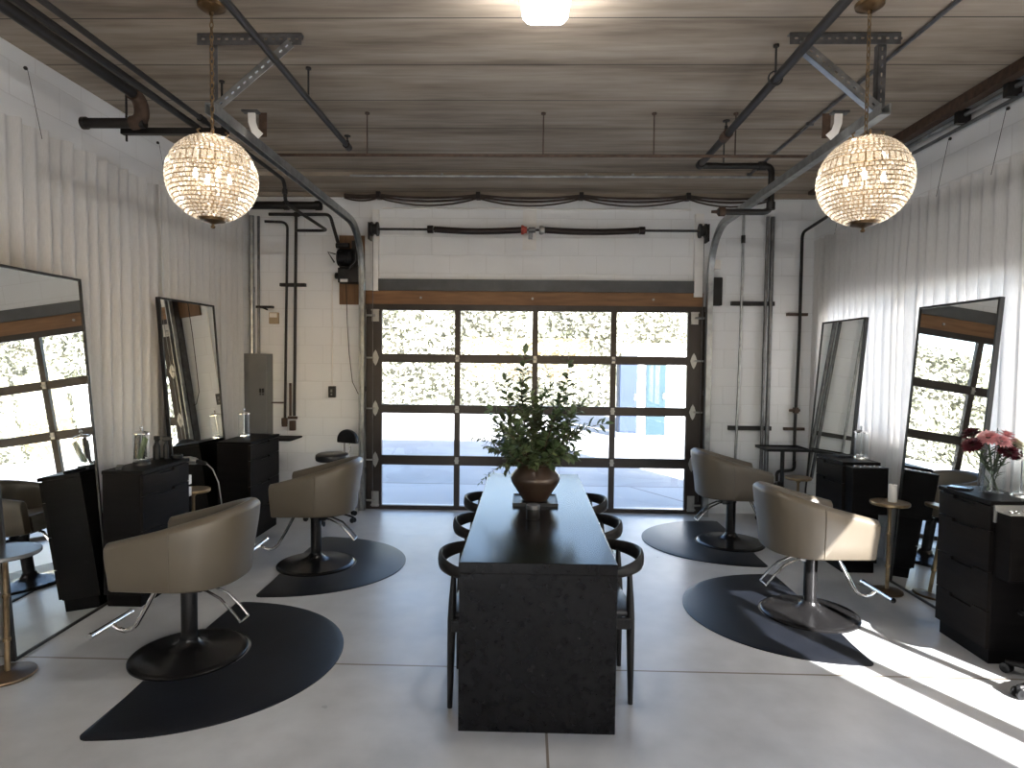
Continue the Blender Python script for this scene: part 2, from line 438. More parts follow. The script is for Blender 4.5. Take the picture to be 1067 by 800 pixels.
# lintel, timber header, jamb strips, ceiling edge ledger
struct('trim_1', MB().bx(DX0+.085, 6.80, 2.405, DX1-.09, 6.99, DZ), 'lintel', smooth=0)
hd = struct('trim_2', MB().bx(DX0-.06, 6.83, 2.255, DX1+.02, 6.97, 2.405), 'header_wood', smooth=0)
for x in (-1.17, .05, 1.36):
    bb = MB().tube([(x, 6.83, 2.33), (x, 6.815, 2.33)], .013, 10); obj('bolt', bb, 'silver', hd)
struct('trim_3', MB().bx(DX0+.02, 6.80, 2.40, DX0+.085, 6.86, 3.28), 'white_paint', smooth=0)
struct('trim_4', MB().bx(DX1-.09, 6.80, 2.36, DX1+.0, 6.86, 3.25), 'white_paint', smooth=0)
struct('trim_5', MB().bx(XL, 6.20, 3.46, XR, 6.86, 3.50).bx(XL, 6.80, 3.42, XR, 6.86, 3.46), 'ceiling', smooth=0)
cp = MB().bx(-.065, 6.82, 2.86, -.05, 6.86, 3.42).bx(.075, 6.82, 2.86, .085, 6.86, 3.42).bx(-.05, 6.845, 2.86, .075, 6.86, 3.42)
struct('trim_6', cp, 'white_paint', smooth=0)

# ------------------------------------------------------------------ sectional glass garage door
door = bpy.data.objects.new('door_1', None); COL.objects.link(door); door['kind'] = 'structure'; door.location = (.08, 6.8, 0)
gx = [(-1.592, -.793), (-.731, .053), (.115, .904), (.966, 1.73)]
gz = [(.045, .495), (.60, 1.065), (1.16, 1.622), (1.715, 2.19)]
secz = [(0, .55), (.55, 1.115), (1.115, 1.67), (1.67, 2.256)]
for (z0, z1), (g0, g1) in zip(secz, gz):
    fr = MB(); y0, y1 = 0, .045
    ox = .08
    def q(a, b, c, d): fr.bx(a-ox, y0, b, c-ox, y1, d)
    q(-1.765, z0, 1.925, g0); q(-1.765, g1, 1.925, z1)
    for a, b_ in [(-1.765, gx[0][0]), (gx[0][1], gx[1][0]), (gx[1][1], gx[2][0]), (gx[2][1], gx[3][0]), (gx[3][1], 1.925)]: q(a, g0, b_, g1)
    f = obj('section_frame', fr, 'door_frame', door, 0)
    for a, b_ in gx:
        obj('pane', MB().bx(a-ox-.004, .02, g0-.004, b_-ox+.004, .026, g1+.004), 'glass', f, 0)
for z in (.55, 1.115, 1.67):
    for x in (-.762, .084, .935):
        h = MB().box((x-.08, -.006, z+.022), (.036, .012, .028)).box((x-.08, -.006, z-.022), (.036, .012, .028)).tube([(x-.105, -.012, z), (x-.055, -.012, z)], .008, 8)
        obj('hinge', h, 'silver', door)
for x, s in ((-1.66, 1), (1.80, -1)):
    for z in (.55, 1.115, 1.67):
        h = MB().prism([(-.036, 0), (-.018, .055), (0, .085), (.018, .055), (.036, 0), (.018, -.055), (0, -.085), (-.018, -.055)], 0, .012,
                       Matrix.Translation((x-.08, 0, z)) @ Matrix.Rotation(PI/2, 4, 'X'))
        h.tube([(x-.08, -.018, z), (x-.08-.10*s, -.03, z)], .009, 8)
        obj('hinge', h, 'silver', door)
    obj('bracket', MB().box((x-.08, -.008, 2.13), (.075, .016, .13)).box((x-.08, -.022, 2.19), (.085, .03, .014)).box((x-.08, -.022, 2.08), (.06, .03, .014)).tube([(x-.08, -.025, 2.13), (x-.08-.1*s, -.025, 2.13)], .012, 8), 'silver', door)
    obj('bracket', MB().box((x-.08, -.008, .115), (.075, .016, .17)).box((x-.08, -.02, .05), (.09, .03, .014)).tube([(x-.08, -.025, .10), (x-.08-.1*s, -.025, .10)], .012, 8), 'silver', door)
obj('weather_strip', MB().bx(-1.78, .002, -.0, 1.78, .04, .012), 'plastic_black', door, 0)

# door tracks with hangers
def track(name, x, s, yend, bx0, bx1, label):
    t = thing(name, label, 'door track', (x, 6.72, 0), 0, 'garage door tracks')
    prof = [(-.03, -.028), (.03, -.028), (.03, -.02), (-.022, -.02), (-.022, .02), (.03, .02), (.03, .028), (-.03, .028)]
    pts = [(0, 0, .0), (0, 0, 1.0), (0, 0, 2.3), (0, 0, 2.55)]
    R = .5
    pts += [(0, -R + R*math.cos(a), 2.55 + R*math.sin(a)) for a in [PI/2*k/10 for k in range(1, 11)]]
    pts += [(0, -2.0, 3.05), (0, yend-6.72, 3.05)]
    prof = [(u*s, v) for u, v in prof]
    obj('rail', MB().sweep(pts, prof, up=(1, 0, 0)), 'galv', t, 30)
    # wall angle behind the vertical run
    obj('wall_angle', MB().bx(-.035*s, .03, 0, -.03*s, .138, 2.55).bx(-.035*s, .03, 0, .03*s, .036, 2.5), 'galv_dark', t, 0)
    # hanger: perforated angle frame at the inner end
    y = 3.58-6.72
    def perf(a, b, w):
        m = MB(); a = Vector(a); b = Vector(b); d = (b-a); L = d.length; d.normalize(); n = Vector((d.z, 0, -d.x))
        ang = math.atan2(d.z, d.x); T = Matrix.Translation(a) @ Matrix.Rotation(-ang, 4, 'Y')
        m.bx(0, -.003, -w/2, L, .0, -w*.10, T).bx(0, -.003, w*.10, L, 0, w/2, T)
        k = int(L/.045)
        for i in range(k+1): m.bx(i*L/(k+.4), -.003, -w*.10, i*L/(k+.4)+.026, 0, w*.10, T)
        m.bx(0, -.003, w/2-.003, L, .04, w/2, T)
        return m
    obj('top_angle', perf((bx0-x, y, 3.465), (bx1-x, y, 3.465), .065), 'galv_dark', t, 0)
    obj('drop_angle', perf((-.02*s, y+.01, 3.05), (-.02*s, y+.01, 3.44), .045), 'galv_dark', t, 0)
    xd = (bx1-x-.06) if s > 0 else (bx0-x+.06)
    obj('brace_angle', perf((0, y-.006, 3.08), (xd, y-.006, 3.44), .055), 'galv', t, 0)
    yb = 3.92-6.72
    obj('end_bumper', MB().sweep([(.05*s, yb, 3.185), (.05*s, yb+.005, 3.13), (.06*s, yb+.02, 3.085), (.085*s, yb+.05, 3.06)], rect(.045, .012), up=(0, 1, 0)), 'white_paint', t)
    obj('bumper_plate', MB().box((.045*s, yb, 3.192), (.10, .05, .012)), 'galv_dark', t, 0)
    obj('splice_plate', MB().box((.10*s, yb+.05, 3.13), (.05, .006, .15)), 'rusty', t, 0)
    for z in (.4, 1.3, 2.2):
        obj('jamb_bracket', MB().bx(-.03, .03, z, .03, .14, z+.05), 'galv_dark', t, 0)
    return t
track('door_track', -1.79, 1, 3.50, -1.90, -1.30, 'grey steel garage door track curving overhead, beside the wall motor')
track('door_track', 1.935, -1, 3.50, 1.44, 2.05, 'grey steel garage door track curving overhead, beside the small black wall box')

# torsion shaft and springs
t = thing('torsion_shaft', 'thin steel torsion shaft above the garage door with two dark coil springs', 'torsion shaft', (.05, 6.70, 3.045))
obj('shaft', MB().tube([(-1.74, 0, 0), (1.85, 0, 0)], .013, 10), 'pipe_black', t)
def spring(x0, x1, sag):
    m = MB(); n = int(abs(x1-x0)/.022); rs = []
    for i in range(n*2+1):
        u = i/(n*2); r = .036 if i % 2 else .031
        rs.append([(x0+(x1-x0)*u, r*math.cos(2*PI*k/14), sag*math.sin(PI*u)+r*math.sin(2*PI*k/14)) for k in range(14)])
    m.rings(rs); return m
obj('spring', spring(-1.06, -.12, -.018), 'spring', t, 60); obj('spring', spring(.12, 1.12, -.018), 'spring', t, 60)
obj('winding_cone', MB().tube([(-.13, 0, 0), (-.11, 0, 0), (-.09, 0, 0), (-.07, 0, 0)], [.05, .05, .035, .035], 14), 'red', t)
obj('winding_cone', MB().tube([(.06, 0, 0), (.075, 0, 0), (.09, 0, 0), (.12, 0, 0)], [.04, .05, .05, .035], 14), 'silver', t)
obj('bearing_bracket', MB().box((-.03, .05, -.03), (.05, .1, .10)).tube([(-.05, 0, 0), (.02, 0, 0)], .03, 12), 'galv_dark', t)
for x in (-1.10, 1.15): obj('end_cone', MB().tube([(x-.03, 0, 0), (x+.03, 0, 0)], .042, 12), 'spring', t)
for x, s in ((-1.70, 1), (1.79, -1)):
    obj('cable_drum', MB().tube([(x-.04, 0, 0), (x-.02, 0, 0), (x-.019, 0, 0), (x+.02, 0, 0), (x+.021, 0, 0), (x+.04, 0, 0)], [.075, .075, .055, .055, .075, .075], 18).box((x-.06*s, .05, -.02), (.015, .14, .18)), 'pipe_black', t)
    obj('lift_cable', MB().tube([(x-.03*s, .05, -.05), (x-.03*s, .05, -.9), (x-.03*s, .06, -2.9)], .003, 6), 'galv_dark', t)

# door operator on a plywood board
t = thing('door_operator', 'black jackshaft garage door motor bolted to a brown plywood board', 'motor', (-1.95, 6.80, 2.25))
obj('backing_board', MB().bx(-.12, .03, 0, .155, .058, .75), 'board_wood', t, 0)
mt = MB().tube([(-.10, -.07, .49), (.06, -.07, .49)], .085, 18)
for i in range(7): mt.tube([(-.09+.022*i, -.07, .49), (-.082+.022*i, -.07, .49)], .095, 18)
obj('motor_body', mt, 'plastic_black', t)
obj('gear_case', MB().box((.02, -.05, .30), (.22, .16, .16)).tube([(-.14, -.05, .30), (-.07, -.05, .30)], .035, 10).box((.085, -.02, .47), (.09, .09, .42)), 'black_steel', t, bevel=.008)
obj('capacitor', MB().tube([(-.12, -.08, .62), (.02, -.08, .62)], .028, 12), 'black_steel', t)
obj('conduit_loop', MB().tube([(-.05, -.15, .38), (.05, -.17, .37), (.11, -.17, .44), (.12, -.15, .56)], .016, 10), 'plastic_black', t)
obj('name_plate', MB().bx(-.06, -.138, .225, .02, -.132, .255), 'plastic_white', t, 0)
obj('sprocket', MB().tube([(.10, -.10, .70), (.115, -.10, .70)], .06, 20).tube([(.115, -.10, .70), (.135, -.10, .70)], .03, 14), 'pipe_black', t)
obj('release_lever', MB().tube([(-.13, -.07, .53), (-.21, -.08, .55), (-.14, -.08, .44)], .008, 6), 'pipe_black', t)
obj('pull_cord', MB().tube([(-.03, -.02, .22), (-.02, -.01, -.2), (.0, -.0, -.55), (.03, .02, -.85), (.09, .03, -.98), (.15, .03, -1.0)], .004, 6), 'plastic_black', t)

# ------------------------------------------------------------------ ceiling services
def pipe(name, pts, r, m, label, cat='pipe', group=None, seg=10, loc=None):
    o = obj(name, MB().tube(pts, r, seg), m); tag(o, label, cat, group); return o
def fit(o, p, r, L, d, m=None):
    p = Vector(p); d = Vector(d).normalized()
    return obj('coupling', MB().tube([p-d*L/2, p+d*L/2], r, 12), m or 'pipe_black', o)
def rods(o, lst, m='pipe_black', r=.006):
    for x, y, z0, z1 in lst:
        obj('hanger_rod', MB().tube([(x, y, z0), (x, y, z1)], r, 6).tube([(x, y, z1-.012), (x, y, z1)], .018, 8), m, o)
def elbow(a, c, b, r=.09, n=6):
    a, c, b = Vector(a), Vector(c), Vector(b); p = c+(a-c).normalized()*r; q = c+(b-c).normalized()*r
    return [tuple((p*(1-u)+c*u)*(1-u)+(c*(1-u)+q*u)*u) for u in [k/n for k in range(n+1)]]

Y0 = -2.8
mn = pipe('sprinkler_main', [(-2.56, Y0, 3.35), (-2.56, 2, 3.35)] + elbow((-2.56, 2, 3.35), (-2.56, 4.12, 3.35), (-2.56, 4.12, 3.21)) , .034, 'pipe_black', 'thick black sprinkler main running under the ceiling above the drapes, with a rusty elbow', seg=14)
obj('elbow', MB().tube(elbow((-2.56, 3.9, 3.35), (-2.56, 4.12, 3.35), (-2.56, 4.12, 3.1), .10) , .045, 14).tube(elbow((-2.56, 4.12, 3.3), (-2.56, 4.12, 3.195), (-2.9, 4.12, 3.195), .07), .045, 14), 'rusty', mn)
obj('branch', MB().tube([(-2.54, 4.12, 3.195), (-2.95, 4.12, 3.195)], .033, 14).tube([(-2.93, 4.12, 3.195), (-2.96, 4.12, 3.195)], .04, 14), 'pipe_black', mn)
tz = tag(obj('strut_trapeze', MB().bx(-2.74, 4.17, 3.145, -2.02, 4.21, 3.185), 'black_steel', None, 0), 'short black strut trapeze hung across the pipes beside the rusty elbow', 'strut')
rods(tz, [(-2.71, 4.19, 3.10, ZC), (-2.06, 4.19, 3.10, ZC)], r=.007)
p2 = pipe('water_pipe', [(-2.26, Y0, 3.215), (-2.26, 4.6, 3.215), (-2.26, 4.65, 3.215)], .022, 'pipe_black', 'black overhead pipe ending just past the strut trapeze', group='pipes along the ceiling over the drapes')
fit(p2, (-2.26, 4.62, 3.215), .03, .05, (0,1,0))
p3 = pipe('water_pipe', [(-2.15, Y0, 3.215), (-2.15, 4, 3.215)] + elbow((-2.15, 4, 3.215), (-2.15, 5.5, 3.215), (-2.15, 5.5, 3.0)) + elbow((-2.15, 5.5, 3.2), (-2.15, 5.5, 3.02), (-2.15, 6.7, 3.02)) + elbow((-2.15, 5.9, 3.02), (-2.15, 6.68, 3.02), (-2.55, 6.68, 3.02)) + [(-2.5, 6.68, 3.02)], .016, 'pipe_black', 'slim black overhead pipe that drops past the trapeze and runs on to the far corner', group='pipes along the ceiling over the drapes')
fit(p3, (-2.15, 4.1, 3.215), .023, .05, (0,1,0)); fit(p3, (-2.15, 5.5, 3.12), .023, .04, (0,0,1))

# diagonal-looking sprinkler branch lines
bl = pipe('sprinkler_branch', [(-1.41, Y0, 3.30), (-1.41, 4.88, 3.30)], .020, 'pipe_black', 'black sprinkler branch line hung from the ceiling, closed off by an upright head', group='sprinkler branch lines')
rods(bl, [(-1.41, 4.0, 3.30, ZC), (-1.41, 1.2, 3.30, ZC)])
obj('sprinkler_head', MB().lathe([(.012, 0), (.012, .03), (.006, .035), (.006, .06), (.025, .062), (.025, .068), (.0, .069)], (-1.41, 4.86, 3.31), 12).tube([(-1.41, 4.82, 3.30), (-1.41, 4.90, 3.30)], .028, 12), 'pipe_black', bl)
br_ = pipe('sprinkler_branch', [(1.42, Y0, 3.30), (1.42, 2, 3.30)] + elbow((1.42, 2, 3.30), (1.42, 5.32, 3.30), (1.9, 5.32, 3.30), .06) + elbow((1.5, 5.32, 3.30), (2.02, 5.32, 3.30), (2.02, 5.32, 3.0), .06) + elbow((2.02, 5.32, 3.2), (2.02, 5.32, 2.92), (1.8, 5.32, 2.92), .07) + [(1.58, 5.32, 2.92)], .026, 'pipe_black', 'heavy black pipe slanting across the ceiling to the door track, then dropping and hooking back', group='sprinkler branch lines', seg=12)
obj('end_plug', MB().tube([(1.64, 5.32, 2.92), (1.59, 5.32, 2.92), (1.585, 5.32, 2.92), (1.53, 5.32, 2.92)], [.038, .038, .016, .012], 12), 'rusty', br_)
fit(br_, (1.42, 4.62, 3.30), .036, .10, (0,1,0), 'rusty'); fit(br_, (1.42, 5.28, 3.30), .035, .06, (0,1,0)); fit(br_, (1.94, 5.32, 3.30), .036, .06, (1,0,0)); fit(br_, (2.02, 5.32, 2.97), .036, .06, (0,0,1))
obj('sprinkler_head', MB().lathe([(.012, 0), (.012, .04), (.006, .045), (.006, .07), (.026, .072), (.026, .078), (.0, .079)], (1.42, 4.62, 3.33), 12), 'pipe_black', br_)
rods(br_, [(1.42, 3.72, 3.30, ZC), (1.62, 5.32, 3.28, ZC)])
obj('ring_hanger', MB().tube(arc((1.42, 3.72, 3.31), .04, 0, 2*PI, 16, 'xz'), .005, 6), 'pipe_black', br_)

cr = pipe('cross_conduit', [(-1.9, 4.72, 3.185), (2.7, 4.72, 3.185)], .011, 'rusty', 'thin rusty rod stretched across the room below the ceiling', 'conduit')
rods(cr, [(-1.22, 4.72, 3.19, ZC), (.10, 4.72, 3.19, ZC), (.92, 4.72, 3.19, ZC), (1.52, 4.72, 3.19, ZC)], 'rusty', .005)
cc = pipe('cross_conduit', [(-1.75, 6.12, 3.44), (2.5, 6.12, 3.44)], .011, 'galv', 'pale steel conduit crossing the ceiling just before the back wall', 'conduit')
for x in (-.85, .55, 1.0): obj('strap', MB().box((x, 6.12, 3.45), (.02, .035, .03)), 'galv', cc, 0)
cl = pipe('ceiling_conduit', [(2.14, Y0, 3.485), (2.14, 6.8, 3.485)], .012, 'galv_dark', 'single slim conduit fixed flat to the ceiling between sprinkler pipe and drapes', 'conduit')
for y in (3.0, 4.9, 6.2): obj('strap', MB().box((2.14, y, 3.488), (.05, .02, .024)), 'galv_dark', cl, 0)
# conduits along the top of the right wall
bm_ = tag(obj('ledger_board', MB().bx(2.93, Y0, 3.425, 3.00, 6.7, ZC-.002), 'rusty', None, 0), 'dark brown ledger board under the ceiling along the sheer drapes with bright backlight', 'ledger')
w1 = pipe('wall_conduit', [(3.03, Y0, 3.40), (3.03, 6.3, 3.40)], .016, 'galv', 'silver conduit along the wall top beside the dark ledger board', 'conduit')
w2 = pipe('wall_conduit', [(3.05, Y0, 3.34), (3.05, 5.4, 3.34)], .013, 'galv_dark', 'darker thin conduit below the silver one along the wall top', 'conduit')
for y in (4.05, 4.5, 5.4): obj('strut_clip', MB().box((3.02, y, 3.39), (.09, .04, .10)), 'black_steel', w1, 0)

# cable bundle along the wall head
cb = thing('cable_bundle', 'sagging bundle of brown cables clipped along the wall above the garage door', 'cables', (0, 6.785, 3.38))
clips = [-2.0, -1.63, -.55, .56, 1.70, 2.6]
for dz, a, rr in ((0, .05, .012), (.02, .035, .012), (-.015, .08, .009), (.01, .02, .010)):
    pts = []
    for x0, x1 in zip(clips, clips[1:]):
        for k in range(8):
            u = k/8; pts.append((x0+(x1-x0)*u, -.01-.01*dz, .03+dz-a*4*u*(1-u)*(1 if (x1-x0) > .6 else .4)))
    pts.append((clips[-1], -.01, .03+dz))
    obj('cable', MB().tube(pts, rr, 6), 'cable', cb)
for x in clips[1:5]: obj('clip', MB().box((x, .02, .05), (.045, .10, .075)), 'pipe_black', cb, 0)
tag(obj('wall_conduit', MB().tube([(-1.6, 6.845, 3.30), (1.75, 6.845, 3.30)], .010, 8), 'white_paint'), 'white painted conduit running level just under the cable bundle', 'conduit')

# far-left corner pipes
def wallpipe(name, label, pts, r, m='pipe_black', cat='pipe', group=None): return pipe(name, pts, r, m, label, cat, group)
a = wallpipe('corner_pipe', 'fat black pipe lying level high in the far corner over the electrical panel', [(-3.02, 6.74, 3.30), (-2.24, 6.74, 3.30)], .042)
fit(a, (-2.27, 6.74, 3.30), .052, .06, (1,0,0)); fit(a, (-2.62, 6.74, 3.30), .05, .05, (1,0,0))
a = wallpipe('corner_pipe', 'thin level pipe below the fat black one, bending down to the door motor', [(-2.80, 6.72, 3.20), (-2.3, 6.72, 3.20)] + elbow((-2.3, 6.72, 3.2), (-2.14, 6.72, 3.20), (-2.06, 6.72, 2.95), .05) + [(-2.05, 6.74, 2.88)], .018)
fit(a, (-2.5, 6.72, 3.20), .026, .05, (1,0,0))
a = wallpipe('gas_pipe', 'dark wall pipe nearest the beige thermostat, ending in a lever valve', [(-2.86, 6.75, 3.13)] + elbow((-2.86, 6.75, 3.13), (-2.625, 6.78, 3.13), (-2.625, 6.80, 2.9), .07) + [(-2.665, 6.80, .94)], .014, group='valve pipes on the back wall')
obj('valve', MB().box((-2.665, 6.79, .96), (.05, .05, .07)).tube([(-2.665, 6.79, .90), (-2.665, 6.79, .93)], .030, 10).tube([(-2.80, 6.77, 1.165), (-2.665, 6.77, 1.165)], .009, 8), 'rusty', a)
a = wallpipe('gas_pipe', 'dark straight wall pipe nearest the door motor, ending in twin valves', [(-2.535, 6.80, 3.22), (-2.56, 6.80, 1.02)], .016, group='valve pipes on the back wall')
obj('valve', MB().box((-2.575, 6.79, .92), (.055, .055, .09)).tube([(-2.62, 6.78, 1.0), (-2.52, 6.78, 1.0)], .016, 8).tube([(-2.60, 6.79, 1.02), (-2.60, 6.79, 1.38)], .014, 8).tube([(-2.575, 6.79, .86), (-2.575, 6.79, .90)], .035, 10), 'rusty', a)
obj('pipe_clamp', MB().bx(-2.72, 6.80, 2.44, -2.44, 6.85, 2.475), 'pipe_black', a, 0)
a = wallpipe('conduit_riser', 'bright thick conduit rising from the grey electrical panel', [(-3.02, 6.79, 1.7), (-3.02, 6.79, 3.05), (-3.02, 6.79, 3.2)], .026, 'galv', 'conduit', 'risers over the electrical panel')
fit(a, (-3.02, 6.79, 2.4), .032, .06, (0,0,1), 'galv')
a = wallpipe('conduit_riser', 'slimmer darker conduit beside the bright riser over the panel', [(-2.955, 6.81, 1.7), (-2.955, 6.81, 3.2)], .014, 'galv_dark', 'conduit', 'risers over the electrical panel')
obj('pipe_clamp', MB().bx(-2.98, 6.79, 2.20, -2.80, 6.85, 2.225).tube([(-2.92, 6.77, 2.21), (-2.84, 6.77, 2.18)], .010, 6), 'pipe_black', a, 0)
# electrical panel
t = thing('electrical_panel', 'tall grey electrical panel on the back wall beside the drape', 'electrical panel', (-2.945, 6.70, .60))
obj('cabinet_box', MB().bx(-.13, 0, 0, .13, .15, 1.10), 'grey_metal', t, 0, bevel=.006)
obj('panel_door', MB().bx(-.075, -.014, .03, .122, 0, 1.07), 'grey_metal', t, 0, bevel=.004)
for x in (.06, .09): obj('latch', MB().box((x, -.022, .70), (.014, .018, .045)).box((x, -.022, .66), (.010, .014, .018)), 'plastic_black', t, 0)
t = thing('thermostat', 'small beige thermostat box on the white back wall', 'thermostat', (-2.797, 6.86, 2.03))
obj('case', MB().bx(-.052, -.04, 0, .052, 0, .125), 'beige', t, 0, bevel=.006); obj('cover', MB().bx(-.04, -.048, .07, .04, -.04, .115), 'wax', t, 0)
t = thing('light_switch', 'black switch box below a thin conduit on the back wall', 'switch', (-2.15, 6.86, 1.225))
obj('box', MB().bx(-.037, -.05, 0, .037, 0, .125), 'plastic_black', t, 0, bevel=.004); obj('toggle', MB().box((0, -.055, .075), (.016, .014, .03)).box((0, -.052, .035), (.016, .006, .02)), 'grey_metal', t, 0)
obj('conduit', MB().tube([(0, -.02, .125), (0, -.02, 1.35)], .008, 8), 'white_paint', t)

# right part of the back wall
a = wallpipe('conduit_riser', 'slim silver conduit on the back wall, first one from the garage door', [(2.30, 6.80, 3.3), (2.30, 6.81, 2.0), (2.275, 6.81, .45)], .014, 'galv', 'conduit', 'conduits between the door and the tray trolley')
fit(a, (2.30, 6.80, 2.98), .022, .08, (0,0,1), 'pipe_black')
a = wallpipe('conduit_riser', 'grey conduit in the close pair on the back wall, its inner one', [(2.555, 6.80, 3.22), (2.555, 6.81, .45)], .017, 'galv_dark', 'conduit', 'conduits between the door and the tray trolley')
a = wallpipe('conduit_riser', 'grey conduit in the close pair on the back wall, its outer one', [(2.61, 6.80, 3.22), (2.61, 6.81, .45)], .022, 'galv_dark', 'conduit', 'conduits between the door and the tray trolley')
tag(obj('strut_channel', MB().bx(2.20, 6.815, 2.275, 2.66, 6.86, 2.32), 'pipe_black', None, 0), 'short dark strut channel bolted level across the wall conduits, the upper', 'strut')
tag(obj('strut_channel', MB().bx(2.20, 6.815, .925, 2.66, 6.86, .97), 'pipe_black', None, 0), 'short dark strut channel bolted level across the wall conduits, the lower', 'strut')
a = wallpipe('corner_pipe', 'black pipe rising in the far corner behind the tray trolley, bending off along the drapes', [(2.905, 6.80, .55), (2.905, 6.80, 1.0), (2.925, 6.80, 2.0)] + elbow((2.925, 6.80, 2.5), (2.925, 6.80, 3.05), (2.925, 6.3, 3.13), .07) + [(2.925, 5.75, 3.14), (2.925, 5.3, 3.15)], .016)
for z in (2.17, .93): obj('pipe_clamp', MB().bx(2.80, 6.82, z, 3.02, 6.86, z+.03), 'rusty', a, 0)
obj('valve', MB().tube([(2.84, 6.80, 1.15), (2.95, 6.80, 1.15)], .015, 8).box((2.908, 6.80, 1.15), (.045, .05, .06)), 'rusty', a)
a = wallpipe('pipe_stub', 'black pipe stub looping out of the wall behind the tray trolley', [(2.905, 6.79, .60)] + elbow((2.905, 6.79, .6), (2.905, 6.79, .50), (2.7, 6.74, .50), .05) + elbow((2.9, 6.74, .5), (2.70, 6.74, .50), (2.70, 6.74, .3), .05) + [(2.70, 6.74, .22)], .017)
t = thing('speaker_box', 'small black box on the back wall next to the door track', 'wall box', (2.015, 6.86, 2.27))
obj('case', MB().bx(-.07, -.09, 0, .07, 0, .30), 'plastic_black', t, 0, bevel=.008); obj('grille', MB().bx(-.058, -.095, .012, .058, -.09, .288), 'black_steel', t, 0)
t = thing('junction_box', 'little white junction box above the black wall box', 'wall box', (2.02, 6.86, 2.66))
obj('case', MB().bx(-.055, -.05, 0, .055, 0, .10), 'white_paint', t, 0, bevel=.005); obj('cover', MB().bx(-.05, -.056, .005, .05, -.05, .095), 'white_paint', t, 0)
obj('whip', MB().tube([(-.045, -.03, .0), (-.05, -.03, -.03), (-.07, -.03, -.04)], .008, 6), 'pipe_black', t)

# ------------------------------------------------------------------ ceiling lamp
t = thing('ceiling_light', 'glowing square white ceiling light mid-ceiling', 'ceiling light', (.07, 3.08, ZC))
obj('housing', MB().bx(-.13, -.17, -.06, .13, .17, 0), 'white_paint', t, 0, bevel=.02)
d = MB()
def rr(w, h, r, z, n=4):
    o = []
    for cx, cy, a in ((w-r, h-r, 0), (-w+r, h-r, PI/2), (-w+r, -h+r, PI), (w-r, -h+r, 1.5*PI)):
        o += [(cx+r*math.cos(a+PI/2*k/n), cy+r*math.sin(a+PI/2*k/n), z) for k in range(n+1)]
    return o
d.rings([rr(.118, .158, .03, -.06), rr(.114, .154, .03, -.12), rr(.095, .135, .03, -.15)])
obj('diffuser', d, 'lamp', t)

